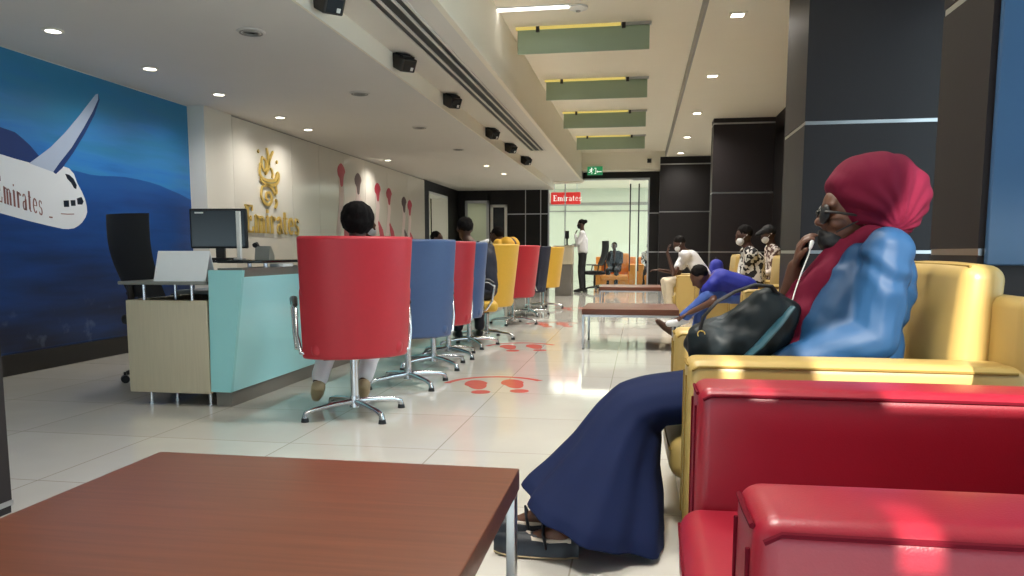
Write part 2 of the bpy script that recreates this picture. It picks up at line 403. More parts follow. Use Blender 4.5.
# added unseen storefront behind the camera: slit and slanted opening shaped for sun patches
w = MB()
w.box((-6.5, YB-.12, 1.42), (-.2, YB, ZR+.2)); w.box((-.2, YB-.12, 1.0), (.43, YB, ZR+.2)); w.box((-6.5, YB-.12, 0), (-6.3, YB, 1.42))
fb = lambda u, v, d: (u, d, v)
w.prism([(.485,1.0),(.75,1.0),(.75,2.10),(.71,2.35),(.72,2.60),(.89,2.66),(.94,2.9),(1.07,3.12),(1.15,ZR+.2),(.485,ZR+.2)], fb, YB-.12, YB)
w.box((.43, YB-.12, 1.78), (.485, YB, 2.12)); w.box((.43, YB-.12, 1.0), (.485, YB, 1.62))
w.box((.75, YB-.12, 1.0), (1.28, YB, 2.10)); w.box((1.28, YB-.12, 1.0), (4.2, YB, ZR+.2))
struct(w, 'wall_back_sun_mask', M['darker'])
f = MB()
for x in (-6.2, -4.6, -3.0, -1.4, -.2, 1.8): f.box((x-.03, YB-.1, 0), (x+.03, YB-.02, 1.42 if x < 0 else 1.0))
f.box((-6.3, YB-.1, 0), (2.3, YB-.02, .06)); o = struct(f, 'window_3', M['black_metal'])  # unseen low bays, added to let sky light into the hall
g = MB(); g.box((-6.3, YB-.064, .06), (-.2, YB-.056, 1.42)); g.box((-.2, YB-.064, .06), (2.3, YB-.056, 1.0)); g.build('window_pane', M['glass'], o, False)

# far wall
w = MB()
w.box((-2.42, YF, 2.9), (.22, YF+.2, 3.5)); w.box((-2.62, YF, 0), (-2.42, YF+.2, 3.5)); w.box((.22, YF, 0), (.6, YF+.2, 3.5))
w.box((-3.5, YF-.05, 0), (-2.62, YF+.2, ZM)); w.box((-5.3, YF-.05, 2.5), (-3.5, YF+.2, ZM)); w.box((-5.0, YF-.05, 0), (-4.7, YF+.2, 2.5)); w.box((-5.3, YF-.05, 0), (-5.0, YF+.2, .9))
struct(w, 'wall_far', M['darker'])
t = MB()
for z in (1.0, 2.0): t.box((-3.5, YF-.07, z-.013), (-2.42, YF-.045, z+.013)); t.box((.22, YF-.02, z-.013), (.46, YF-.0, z+.013))
t.box((-2.63, YF-.03, 0), (-2.6, YF, 2.9)); t.box((-3.02, YF-.06, 0), (-3.0, YF-.05, ZM))
struct(t, 'trim_far', M['steel'])
# pale lit offices in the far left corner
w = MB(); w.box((-6.2, 22.2, 0), (-3.4, 22.3, 3.2)); w.box((-3.5, YF+.2, 0), (-3.4, 22.2, 3.2)); struct(w, 'wall_office', M['lobby_wall'])
def frame_panel(name, n, x0, x1, z0, z1, mf, mp):
    f = MB(); d = .07
    for a in ((x0, z0, x0+d, z1), (x1-d, z0, x1, z1), (x0, z1-d, x1, z1), (x0, z0, x1, z0+d)): f.box((a[0], YF-.1, a[1]), (a[2], YF-.02, a[3]))
    o = struct(f, '%s_%d' % (name, n), mf)
    g = MB(); g.box((x0+d, YF-.06, z0+d), (x1-d, YF-.05, z1-d)); g.build('glazing', mp, o, False)
frame_panel('door', 2, -4.64, -3.99, 0, 2.36, M['steel'], M['frost_door'])
frame_panel('window', 4, -3.95, -3.5, .3, 2.25, M['white_plastic'], M['screen'])
w = MB(); w.box((-4.72, YF-.05, 0), (-4.64, YF+.2, 2.5)); w.box((-4.64, YF-.05, 2.36), (-3.95, YF+.2, 2.5)); w.box((-3.99, YF-.05, 0), (-3.95, YF+.2, 2.5)); w.box((-3.95, YF-.05, 2.25), (-3.5, YF+.2, 2.5)); w.box((-3.95, YF-.05, 0), (-3.5, YF+.2, .3)); struct(w, 'wall_far_infill', M['darker'])

# glazed entrance
f = MB(); f.box((-2.42, YF-.02, 2.86), (.22, YF+.08, 2.9)); f.box((-2.42, YF+.0, 0), (-2.38, YF+.06, 2.9)); f.box((.18, YF, 0), (.22, YF+.06, 2.9))
f.box((-1.98, YF, 0), (-1.95, YF+.05, 2.9)); f.box((-.22, YF, 2.84), (.2, YF+.05, 2.87))
d1 = struct(f, 'door_1', M['steel'])
g = MB(); g.box((-2.38, YF+.02, .01), (-.3, YF+.032, 2.86)); g.box((-.28, YF+.02, .01), (.18, YF+.032, 2.86)); g.build('glazing', M['glass'], d1, False)
for x in (-.27, -.05):
    h = MB(); h.tube([(x, YF-.06, .5), (x, YF-.06, 2.75)], .018, 8)
    for z in (.9, 2.2): h.tube([(x, YF-.06, z), (x, YF+.02, z)], .012, 8)
    h.build('door_handle', M['black_metal'], d1)
# lobby beyond
w = MB(); w.box((-6.5, YE, 0), (4.2, YE+.2, 3.6)); struct(w, 'wall_lobby', M['lobby_wall'])
w = MB(); w.box((-6.5, YF+.2, 3.2), (4.2, YE, 3.4)); struct(w, 'ceiling_lobby', M['ceil_warm'])
t = MB(); t.box((-6.5, YE-.03, 2.62), (4.2, YE, 2.72)); t.box((-6.5, YE-.03, 2.4), (4.2, YE, 2.44)); struct(t, 'trim_lobby', M['seam'])

# ------------------------------------------------------------------ ceiling fixtures
def downlight(x, y, z, label, group, m, power, square=False, warm=(1,.94,.85)):
    t = thing('downlight', label, 'ceiling light', (x, y, z), 0, group)
    r = MB()
    if square:
        for a in ((-.09,-.09,.09,-.06),(-.09,.06,.09,.09),(-.09,-.06,-.06,.06),(.06,-.06,.09,.06)): r.box((a[0],a[1],-.012),(a[2],a[3],.0))
    else: r.lathe([(.052,0),(.075,-.001),(.075,-.008),(.055,-.012),(.052,0)], n=24)
    r.build('trim_ring', M['ceil_warm'], t)
    l = MB(); l.lathe([(.0005,-.004),(.056,-.004),(.056,-.001),(.0005,-.001)], n=20) if not square else l.box((-.062,-.062,-.006),(.062,.062,-.001))
    l.build('lens', m, t)
    if power:
        s = lamp('SPOT', 'downlight_lamp', (0,0,-.03), power, warm, t, spot_size=2.7, spot_blend=1.0, shadow_soft_size=.06)
    return t
order = ['nearest the camera', 'second from the camera', 'third from the camera', 'fourth from the camera', 'farthest, by the far wall']
for k, y in enumerate((8.13, 10.8, 13.6, 16.35, 18.9)):
    downlight(.915, y, ZR, 'square warm downlight in the cream right ceiling strip, ' + order[k], 'square downlights in the right ceiling', M['lens'], 95, True)
sl = ['over the mural, dim, at the upper left', 'above the middle of the airplane mural', 'by the white pier beside the mural', 'above the gold calligraphy', 'just past the gold calligraphy', 'above the red printed figures',
      'bright one before the far dark wall', 'last one before the far dark wall']
for k, (x, y) in enumerate(((-4.31,5.19),(-4.34,6.37),(-4.34,7.5),(-4.34,8.87),(-4.4,9.8),(-4.46,13.25),(-2.9,14.4),(-2.83,15.9))):
    downlight(x, y, ZS, 'small round downlight in the grey soffit, ' + sl[k], 'round downlights in the soffit', M['lens_cool'] if k < 6 else M['lens'], 34 if k else 12)
vl = ['nearest, above the desk', 'second from the camera', 'third from the camera', 'farthest of the row']
for k, y in enumerate((5.46, 7.69, 9.87, 12.03)):
    d = MB(); d.lathe([(.0005,-.012),(.07,-.014),(.1,-.008),(.105,0),(.0005,0)], n=28); g = MB()
    for r in (.03,.055,.08): g.lathe([(r,-.0135),(r+.006,-.0135),(r+.006,-.017),(r,-.017),(r,-.0135)], n=24)
    t = thing('ceiling_speaker', 'round grey speaker grille set flush in the soffit, ' + vl[k], 'speaker', (-2.88, y, ZS), 0, 'round speakers in the soffit')
    d.build('rim', M['soffit'], t); g.build('grille', M['seam'], t)

def spotlight(y, label):
    t = thing('spotlight', label, 'spotlight', (-2.25, y, 2.72), 0, 'box spotlights along the fascia')
    b = MB(); b.box((0,-.04,-.03),(.015,.04,.03)); b.tube([(.01,0,0),(.04,0,0)], .012, 8); b.build('bracket', M['black_metal'], t)
    R = Matrix.Translation((.085,0,0)) @ Euler((0.1,.5,-.5)).to_matrix().to_4x4()
    h = MB(); h.rbox((-.085,-.085,-.06),(.085,.085,.06), .012, R, inner=2); h.build('housing', M['black_metal'], t)
    f = MB()
    for i in range(4): f.box((-.06+i*.032,-.07,.06),(-.045+i*.032,.07,.075), R)
    f.build('cooling_fin', M['black_plastic'], t)
    l = MB(); l.box((.078,-.065,-.045),(.088,.065,.045), R); l.build('front_glass', M['screen'], t)
    c = MB(); c.box((.086,.02,-.04),(.091,.05,-.01), R); c.build('lamp_bulb', M['white_plastic'], t)
spl = ['cut off by the picture top edge', 'second from the top edge', 'third from the top edge', 'fourth from the top edge', 'fifth from the top edge', 'farthest of the row']
for k, y in enumerate((5.2, 6.92, 8.72, 11.14, 12.75, 14.5)): spotlight(y, 'black box spotlight on the cream fascia, ' + spl[k])

t = thing('slot_diffuser', 'long black slotted air diffuser let into the ceiling strip', 'air vent', (-1.83, 9.3, ZM))
b = MB(); b.box((-.13,-7.2,-.004),(.13,4.4,.0)); b.build('slot_backing', M['black_plastic'], t)
f = MB()
for x in (-.135,-.06,.045,.12): f.box((x,-7.2,-.016),(x+.022,4.4,-.004))
f.build('slot_rail', M['ceil'], t)

fl_ = ['nearest the camera', 'second from the camera', 'third from the camera', 'farthest, by the bulkhead']
for k, y in enumerate((8.75, 11.4, 13.99, 16.9)):
    t = thing('glass_baffle', 'hanging pale green frosted glass baffle in the ceiling coffer, ' + fl_[k], 'ceiling panel', (-.67, y, ZD), 0, 'glass baffles in the coffer')
    g = MB(); g.rbox((-.73,-.012,-.29),(.73,.012,-.03), .006, inner=2); g.build('glass_sheet', M['frost'], t)
    b = MB(); b.box((-.75,-.03,-.025),(.42,.03,0)); b.build('led_bar', M['led_yellow'], t)
    c = MB(); c.box((.42,-.03,-.03),(.75,.03,0)); c.build('end_cover', M['steel'], t)
    for x in (-.5,.45): h = MB(); h.box((x-.02,-.035,-.06),(x+.02,.035,.0)); h.build('clip', M['black_metal'], t)
t = thing('linear_light', 'bright white linear light in the coffer at the top edge', 'ceiling light', (-1.13, 8.06, ZD))
b = MB(); b.box((-.4,-.06,-.012),(.4,.06,0)); b.build('housing', M['white_plastic'], t)
b = MB(); b.box((-.37,-.045,-.016),(.37,.045,-.012)); b.build('lens', M['strip'], t)
t = thing('smoke_detector', 'round white smoke detector beside the linear light', 'smoke detector', (-.67, 8.12, ZD))
b = MB(); b.lathe([(.0005,-.04),(.05,-.04),(.075,-.022),(.1,-.018),(.1,0),(.0005,0)], n=24); b.build('body', M['white_plastic'], t)
b = MB(); b.lathe([(.0005,-.052),(.022,-.05),(.028,-.04),(.0005,-.039)], n=16); b.build('sensor', M['seam'], t)
t = thing('bulkhead_camera', 'tiny dark dome camera on the cream bulkhead above the entrance', 'camera', (.19, 19.7, 3.27))
b = MB(); b.box((-.05,-.05,-.05),(.05,0,.05)); b.build('mount', M['black_metal'], t); b = MB(); b.ell((0,-.06,0),(.045,.045,.045)); b.build('dome', M['black_plastic'], t)

# exit sign
t = thing('exit_sign', 'green emergency exit sign with a running figure above the entrance', 'exit sign', (-1.16, 19.68, 3.04))
b = MB(); b.box((-.19,-.03,-.1),(.19,.015,.11)); b.build('panel', M['sign_green'], t)
f = lambda u, v, d: (u, -.031 - d, v)
b = MB()
b.ell((-.085,-.034,.065),(.018,.006,.018)); b.stroke([(-.09,.04),(-.1,-.01)], .035, f, 0, .004)
b.stroke([(-.1,-.01),(-.07,-.035),(-.085,-.075)], .018, f, 0, .004); b.stroke([(-.1,-.01),(-.13,-.035),(-.165,-.03)], .018, f, 0, .004)
b.stroke([(-.09,.035),(-.055,.02),(-.035,.035)], .014, f, 0, .004); b.stroke([(-.09,.035),(-.13,.03),(-.14,.0)], .014, f, 0, .004)
b.prism([(.17,-.01),(.07,-.01),(.07,.015),(.04,-.02),(.07,-.055),(.07,-.03),(.17,-.03)], f, 0, .004)
b.prism([(-.02,.075),(.03,.075),(.03,-.075),(-.02,-.075),(-.02,-.06),(.015,-.06),(.015,.06),(-.02,.06)], f, 0, .004)
b.build('pictogram', M['sign_white'], t, False)

# ------------------------------------------------------------------ lettering
def arc(cx, cy, rx, ry, a0, a1, n=9):
    return [(cx+rx*math.cos(math.radians(a0+(a1-a0)*i/n)), cy+ry*math.sin(math.radians(a0+(a1-a0)*i/n))) for i in range(n+1)]
ST, TH = .145, .06
LET = {
 'E': (.74, [([(.16,0),(.16,1)],.18),([(0,.97),(.6,.97)],.07),([(0,.03),(.62,.03)],.08),([(.16,.52),(.46,.52)],.06),([(.58,1.0),(.6,.8)],.06),([(.6,0),(.66,.22)],.06),([(.46,.62),(.46,.42)],.05)]),
 'm': (.98, [([(.1,0),(.1,.64)],ST),([(.44,0),(.44,.5)],ST),([(.78,0),(.78,.5)],ST),(arc(.27,.44,.17,.17,175,0),.08),(arc(.61,.44,.17,.17,175,0),.08),([(0,.02),(.2,.02)],.05),([(.34,.02),(.54,.02)],.05),([(.68,.02),(.9,.02)],.05),([(0,.6),(.1,.66)],.06)]),
 'i': (.32, [([(.12,0),(.12,.64)],ST),([(.01,.02),(.24,.02)],.05),([(.0,.6),(.12,.66)],.06),([(.05,.84),(.19,.84)],.13)]),
 'r': (.5, [([(.12,0),(.12,.64)],ST),(arc(.29,.42,.17,.2,170,50),.08),([(.38,.6),(.44,.52)],.12),([(.01,.02),(.24,.02)],.05),([(.0,.6),(.12,.66)],.06)]),
 'a': (.6, [([(.42,0),(.42,.46)],ST),(arc(.26,.46,.17,.18,0,160),.08),(arc(.24,.18,.17,.17,70,360),.09),([(.42,.04),(.55,.04)],.06)]),
 't': (.44, [([(.16,.08),(.16,.86)],ST),([(0,.62),(.38,.62)],.06),(arc(.26,.12,.1,.1,180,320),.07)]),
 'e': (.6, [(arc(.28,.33,.22,.3,0,320,14),[.06]+[.1]*13+[.05]),([(.07,.34),(.5,.34)],.055)]),
 's': (.5, [(arc(.24,.48,.16,.15,30,250),.08),(arc(.24,.17,.17,.16,100,-150),.09),([(.4,.62),(.4,.5)],.05),([(.06,.14),(.06,.01)],.05)]),
}
def word(mb, txt, fn, h, d0, d1, stretch=1.0, bold=1.0):
    x = 0
    for ch in txt:
        adv, ss = LET[ch]
        for pts, w in ss:
            ws = [q*h*bold for q in w] if isinstance(w, list) else w*h*bold
            mb.stroke([((x+u*stretch)*h, v*h) for u, v in pts], ws, fn, d0, d1)
        x += adv*stretch + .06
    return x*h
# red hanging sign beyond the entrance
t = thing('hanging_sign', 'red hanging sign with white lettering inside the glass entrance', 'sign', (-1.99, 20.6, 2.43))
b = MB(); b.rbox((-.4,-.03,-.16),(.4,.03,.16), .03, inner=2); b.build('panel', M['sign_red'], t)
b = MB(); word(b, 'Emirates', lambda u, v, d: (u-.33, -.031-d, v-.07), .15, 0, .005); b.build('lettering', M['sign_white'], t, False)
b = MB()
for x in (-.3,.3): b.cyl((x,0,.15),(x,0,.78), .008, n=8)
b.build('rod', M['steel'], t)

# gold logo on the white glass wall
t = thing('wall_logo', 'gold calligraphy emblem above gold lettering on the white glass wall', 'logo', (XW, 8.84, 1.245))
b = MB()
word(b, 'Emirates', lambda u, v, d: (d, u, v), .34, .004, .022, .86, 1.05)
b.build('lettering', M['gold'], t, False)
fn = lambda u, v, d: (d, .37+u*.92, .36+v*.80)
def sw(pts, w):
    """smooth a hand-drawn stroke (Catmull-Rom) and taper its ends"""
    b = MB()
    P = [pts[0]] + list(pts) + [pts[-1]]; out = []
    for i in range(1, len(P)-2):
        for k in range(6):
            s = k/6; a, b_, c_, d_ = P[i-1], P[i], P[i+1], P[i+2]
            out.append(tuple(.5*((2*b_[q])+(-a[q]+c_[q])*s+(2*a[q]-5*b_[q]+4*c_[q]-d_[q])*s*s+(-a[q]+3*b_[q]-3*c_[q]+d_[q])*s**3) for q in (0,1)))
    out.append(pts[-1]); n = len(out)
    b.stroke(out, [w*(.35+.65*math.sin(PI*min(1,max(0,(i+1)/(n+1))))**.6) for i in range(n)], fn, .004, .022); b.build('calligraphy_stroke', M['gold'], t, False)
sw([(.26,.93),(.3,.8),(.3,.62),(.2,.5)], .05); sw([(.45,.9),(.36,.78),(.3,.66)], .045)
sw([(.13,.78),(.1,.66),(.16,.56),(.24,.6),(.22,.72),(.14,.76)], .045)
sw([(.06,.66),(.04,.5),(.14,.42),(.34,.41),(.5,.45),(.58,.56),(.6,.47),(.52,.38),(.34,.34),(.14,.36),(.05,.42)], .055)
sw([(.36,.62),(.42,.54),(.4,.46)], .04)
sw([(.5,.34),(.52,.24),(.44,.2)], .045)
sw([(.1,.3),(.06,.16),(.14,.04),(.28,.02),(.36,.1),(.32,.2),(.22,.2),(.2,.12),(.26,.09)], .05)
sw([(.12,.3),(.26,.33),(.4,.28),(.46,.18)], .045); sw([(.48,.12),(.52,.06),(.46,-.03)], .05)
for u, v in ((.56,.74),(.5,.1),(.02,.84)): b = MB(); b.prism([(u-.025,v),(u,v-.03),(u+.025,v),(u,v+.03)], fn, .004, .022); b.build('calligraphy_dot', M['gold'], t, False)

# printed figures on the glass wall
rows = [(12.0, 1.25, 2.44, 'red', 'tallest, nearest the gold logo'), (12.75, 1.2, 2.36, 'dark', 'one right above the seated head'), (13.75, 1.2, 2.28, 'red', 'third from the gold logo'),
        (14.4, 1.2, 2.24, 'red', 'fourth from the gold logo'), (15.35, 1.1, 2.14, 'dark', 'slim one second from far end'), (15.75, 1.05, 2.1, 'red', 'last one by the dark corner')]
for y, z0, z1, kind, lab in rows:
    t = thing('printed_figure', 'printed %s figure with pale scarf on glass wall, %s' % ('red' if kind == 'red' else 'dark', lab), 'wall print', (XW+.002, y, z0), 0, 'printed figures on the glass wall')
    H = z1 - z0; f2 = lambda u, v, d: (d, u, v*H)
    b = MB(); b.prism([((.15+.03*math.sin(3*a))*math.cos(a)*(1 if math.sin(a)>0 else .7), .84+.16*math.sin(a)) for a in [2*PI*k/18 for k in range(18)]], f2, 0, .003)
    b.build('hat', M['hat_red'] if kind == 'red' else M['print_dark'], t, False)
    b = MB(); b.stroke([(-.06,.84),(.0,.6),(-.05,.4),(-.1,.2),(-.22,.02)], [.12,.2,.16,.2,.12], f2, 0, .002); b.build('scarf', M['scarf_print'], t, False)
    b = MB(); b.stroke([(.0,.34),(.16,.16),(.2,.0)], [.06,.2,.3], f2, .0, .0025)
    b.build('coat', M['hat_red'] if kind == 'red' else M['print_dark'], t, False)

# ------------------------------------------------------------------ airplane mural
def mural_mat(name='mural_print', cols=((8,34,78),(6,56,116),(14,84,158),(36,118,194),(48,126,190),(40,122,176),(44,126,170))):
    m = mat(name, rgb(30,90,150), .42); nt = m.node_tree; b = nt.nodes['Principled BSDF']
    tc = nt.nodes.new('ShaderNodeTexCoord'); sp = nt.nodes.new('ShaderNodeSeparateXYZ'); nt.links.new(tc.outputs['Object'], sp.inputs[0])
    n = nt.nodes.new('ShaderNodeTexNoise'); n.inputs['Scale'].default_value = 1.6; n.inputs['Detail'].default_value = 5
    mp = nt.nodes.new('ShaderNodeMapping'); mp.inputs['Scale'].default_value = (1,.45,3.4); mp.inputs['Rotation'].default_value = (-.25,0,0)
    nt.links.new(tc.outputs['Object'], mp.inputs[0]); nt.links.new(mp.outputs[0], n.inputs['Vector'])
    ml = nt.nodes.new('ShaderNodeMath'); ml.operation = 'MULTIPLY_ADD'; ml.inputs[1].default_value = .95; nt.links.new(n.outputs[0], ml.inputs[0])
    sc = nt.nodes.new('ShaderNodeMath'); sc.operation = 'MULTIPLY_ADD'; sc.inputs[1].default_value = 1/2.63; sc.inputs[2].default_value = -.46; nt.links.new(sp.outputs[2], sc.inputs[0]); nt.links.new(sc.outputs[0], ml.inputs[2])
    r = nt.nodes.new('ShaderNodeValToRGB'); e = r.color_ramp.elements
    e[0].position = 0; e[0].color = rgb(*cols[0]); e[1].position = 1; e[1].color = rgb(*cols[6])
    for p, c_ in zip((.18,.4,.6,.72,.84), cols[1:6]):
        x = r.color_ramp.elements.new(p); x.color = rgb(*c_)
    nt.links.new(ml.outputs[0], r.inputs[0])
    # pale city lights in the bottom third
    v = nt.nodes.new('ShaderNodeTexNoise'); v.inputs['Scale'].default_value = 5; v.inputs['Detail'].default_value = 8; nt.links.new(tc.outputs['Object'], v.inputs['Vector'])
    r2 = nt.nodes.new('ShaderNodeValToRGB'); r2.color_ramp.elements[0].position = .6; r2.color_ramp.elements[1].position = .8; nt.links.new(v.outputs[0], r2.inputs[0])
    zr = nt.nodes.new('ShaderNodeMapRange'); zr.inputs[1].default_value = .75; zr.inputs[2].default_value = .25; zr.inputs[3].default_value = 0; zr.inputs[4].default_value = .55; nt.links.new(sp.outputs[2], zr.inputs[0])
    mm = nt.nodes.new('ShaderNodeMath'); mm.operation = 'MULTIPLY'; nt.links.new(zr.outputs[0], mm.inputs[0]); nt.links.new(r2.outputs[0], mm.inputs[1])
    mx = nt.nodes.new('ShaderNodeMix'); mx.data_type = 'RGBA'; nt.links.new(mm.outputs[0], mx.inputs[0]); nt.links.new(r.outputs[0], mx.inputs[6]); mx.inputs[7].default_value = rgb(140,160,190)
    nt.links.new(mx.outputs[2], b.inputs['Base Color']); return m
mu = thing('wall_mural', 'large blue wall mural of a white airliner above sea and mountains', 'mural', (XL, 0, 0))
b = MB(); b.box((.0, 3.0, .17),(.004, 8.02, ZS-.01)); sky = b.build('sky_print', mural_mat(), mu, False)
fm = lambda u, v, d: (d, u, v)
mt1 = mural_mat('mural_mountain', ((5,22,54),(5,40,88),(9,60,126),(14,74,148),(20,82,156),(24,86,156),(24,86,156))); mt2 = mat('mural_mountain_far', rgb(18,52,112), .42, noise=.15, nscale=4)
b = MB(); b.prism([(5.9,1.72),(6.011,1.752),(6.15,1.735),(6.286,1.723),(6.42,1.712),(6.547,1.714),(6.72,1.728),(6.903,1.737),(7.1,1.732),(7.293,1.72),(7.47,1.70),(7.632,1.668),(7.8,1.64),(8.02,1.585),(8.02,.19),(3.01,.19),(3.01,1.3),(5.4,1.3)], fm, .004, .0045)
b.build('mountain', mt1, mu, False)
b = MB(); b.prism([(3.0,2.1),(4.6,2.2),(5.2,2.02),(5.429,1.988),(5.575,1.97),(5.65,1.93),(5.723,1.885),(5.8,1.82),(5.85,1.77),(6.0,1.7),(6.0,1.4),(3.0,1.4)], fm, .0046, .0049)
b.build('mountain', mt2, mu, False)
air = mat('airliner_white', rgb(226,230,236), .4, noise=.03, nscale=3); air2 = mat('airliner_wing', rgb(176,190,214), .4, noise=.05, nscale=3)
b = MB()
b.prism([(3.0,2.35),(4.6,1.98),(5.41,1.775),(5.56,1.755),(5.71,1.74),(5.82,1.728),(5.928,1.721),(6.046,1.746),(6.10,1.75),(6.152,1.742),(6.209,1.698),(6.24,1.625),(6.296,1.545),(6.33,1.48),(6.345,1.42),(6.347,1.365),(6.32,1.315),(6.273,1.268),(6.22,1.235),(6.168,1.213),(6.10,1.203),(6.034,1.203),(5.884,1.223),(5.615,1.264),(5.368,1.309),(4.6,1.46),(3.0,1.8)], fm, .005, .0055)
plane = b.build('airliner', air, mu, False)
b = MB(); b.prism([(5.70,1.735),(5.80,1.80),(5.95,1.90),(6.12,2.04),(6.3,2.21),(6.46,2.37),(6.55,2.46),(6.585,2.475),(6.58,2.42),(6.5,2.3),(6.36,2.12),(6.2,1.93),(6.04,1.775),(5.96,1.69)], fm, .0056, .006); b.build('wing', air2, plane, False)
b = MB(); b.prism([(5.96,1.69),(6.04,1.775),(6.2,1.93),(6.36,2.12),(6.5,2.3),(6.58,2.42),(6.585,2.475),(6.60,2.42),(6.52,2.27),(6.38,2.08),(6.22,1.89),(6.07,1.735),(5.99,1.675)], fm, .0056, .006); b.build('wing_edge', mt2, plane, False)
cw = mat('cockpit_glass', rgb(24,34,50), .3, noise=.1)
b = MB(); b.prism([(6.10,1.69),(6.15,1.685),(6.2,1.655),(6.235,1.6),(6.225,1.565),(6.2,1.57),(6.165,1.615),(6.12,1.65)], fm, .0056, .006); b.build('cockpit_window', cw, plane, False)
for q in ([(6.06,1.452),(6.125,1.458),(6.125,1.4),(6.062,1.396)], [(6.145,1.46),(6.205,1.466),(6.205,1.415),(6.15,1.41)], [(6.225,1.482),(6.285,1.50),(6.308,1.46),(6.29,1.43),(6.23,1.428)]): b = MB(); b.prism(q, fm, .0056, .006); b.build('cockpit_window', cw, plane, False)
lt = mat('airliner_letter_red', rgb(132,84,82), .4, noise=.08); b = MB()
word(b, 'Emirates', lambda u, v, d: (d, 5.345 + u, 1.402 - u*.2 + v*(1-u*.25)), .215, .0056, .006, .375, .62); b.build('lettering', lt, plane, False)
b = MB(); b.stroke([(6.02,1.335),(6.1,1.335),(6.18,1.34)], .008, fm, .0056, .006); b.stroke([(5.88,1.3),(5.92,1.298)], .012, fm, .0056, .006); b.build('nose_marking', lt, plane, False)

# ------------------------------------------------------------------ reception desks
def reception_desk(y0, label, group):
    t = thing('reception_desk', label, 'desk', (-2.6, y0, 0), 0, group); L = 2.35
    b = MB(); b.rbox((-.70,0,.085),(-.125,.035,.69), .006, inner=2); b.build('end_panel', M['wood_pale'], t)
    b = MB(); b.rbox((-.70,.035,.085),(-.66,L,.69), .004, inner=2); b.build('back_panel', M['wood_pale'], t)
    b = MB(); b.rbox((-.735,-.02,.79),(-.12,.5,.812), .006, inner=2); b.build('shelf', M['grey_lam'], t)
    b = MB()
    for x, y in ((-.575,.02),(-.47,.2),(-.235,.02),(-.19,.2)): b.cyl((x,y,.68),(x,y,.792), .011, n=12)
    b.build('shelf_post', M['chrome'], t)
    for x, y in ((-.575,.045),(-.49,.2),(-.15,.045)):
        b = MB(); b.cyl((x,y,0),(x,y,.09), .012, n=12); b.cyl((x,y,0),(x,y,.01), .02, n=12); b.build('leg', M['chrome'], t)
    # teal pedestal leaning outward at the top
    b = MB(); P = [(-.125,.10),(.02,.10),(.135,.885),(-.11,.885)]
    b.prism([(-.12,.10),(.018,.10),(.13,.885),(-.105,.885)], lambda u, v, d: (u, d, v), 0, .03); b.build('pedestal_side', M['teal_side'], t, False)
    b = MB(); b.prism([(-.02,.10),(.018,.10),(.124,.842),(.09,.842)], lambda u, v, d: (u, d, v), .03, L); b.build('front_panel', M['teal'], t, False)
    b = MB(); b.box((-.12,.03,.10),(-.06,L,.86)); b.build('inner_panel', M['grey_lam'], t, False)
    b = MB(); b.box((-.1,.03,0),(.005,L,.10)); b.build('plinth', M['kick'], t, False)
    b = MB(); b.box((-.06,.035,.80),(.108,L,.896)); b.build('inner_ledge', M['kick'], t, False)
    b = MB(); b.rbox((-.22,.30,.925),(.10,L-.05,.945), .006, inner=2); b.build('counter_top', M['black_glass'], t)
    b = MB()
    for y in (.5, L-.4): b.cyl((-.09,y,.875),(-.09,y,.927), .014, n=10); b.cyl((.03,y,.875),(.03,y,.927), .014, n=10)
    b.build('counter_post', M['chrome'], t)
    b = MB(); b.rbox((-.66,.5,.70),(-.11,L,.73), .005, inner=2); b.build('work_surface', M['grey_lam'], t)
    return t
desk = reception_desk(4.46, 'nearest teal fronted reception desk with pale wood end panel', 'reception desks')
for y, lab in ((7.0, 'second teal reception desk, behind the blue and red chairs'), (9.55, 'third teal reception desk, behind the yellow chair'), (12.1, 'farthest teal reception desk near the dark far wall')):
    dup(desk, (-2.6, y, 0), label=lab)

def monitor(loc, rz, label, s=1.0, pole=True):
    t = thing('monitor', label, 'monitor', loc, rz, 'desk monitors')
    b = MB(); b.rbox((-.2*s,-.018,.08),(.2*s,.018,.36*s), .01, inner=2); b.build('casing', M['black_plastic'], t)
    b = MB(); b.box((-.185*s,-.021,.095),(.185*s,-.0175,.345*s)); b.build('panel', M['screen'], t)
    b = MB(); b.box((-.16*s,-.0235,.325*s),(-.10*s,-.021,.335*s)); b.build('badge', M['white_plastic'], t)
    b = MB(); b.box((-.03,.0,0),(.03,.03,.2)); b.rbox((-.11,-.05,0),(.11,.1,.015), .006, inner=2); b.build('stand', M['black_plastic'], t)
    return t
monitor((-2.945,5.02,.945), .18, 'black monitor on the nearest reception desk before the gold logo', 1.0)
b = MB(); b.rbox((-3.12,4.95,.925),(-2.6,5.25,.945), .005, inner=2); tag(b.build('monitor_tray', M['black_glass']), 'black glass tray carrying the monitor on the nearest desk', 'tray')
monitor((-2.95,8.0,.735), .5, 'black monitor on the second desk, mostly hidden by chairs', .95)
monitor((-2.9,10.9,.735), .4, 'black monitor on the third desk, mostly hidden by chairs', .9)
t = thing('screen_post', 'slim white upright post beside the black monitor', 'post', (-2.69,4.83,.945))
b = MB(); b.box((-.012,-.012,0),(.012,.012,.33)); b.build('upright', M['white_plastic'], t); b = MB(); b.rbox((-.03,-.03,0),(.03,.03,.012), .004, inner=2); b.build('foot', M['steel'], t)
t = thing('desk_phone', 'small grey telephone on the black counter top', 'telephone', (-2.6,5.0,.946), .2)
b = MB(); b.prism([(-.06,0),(.08,0),(.08,.03),(.0,.095),(-.03,.095)], lambda u, v, d: (d, u, v), -.05, .05); b.build('body', M['grey_lam'], t, False)
b = MB(); b.tube([(-.05,-.04,.1),(-.05,.0,.112),(-.05,.05,.07)], [.018,.013,.018], 10); b.build('handset', M['black_plastic'], t)
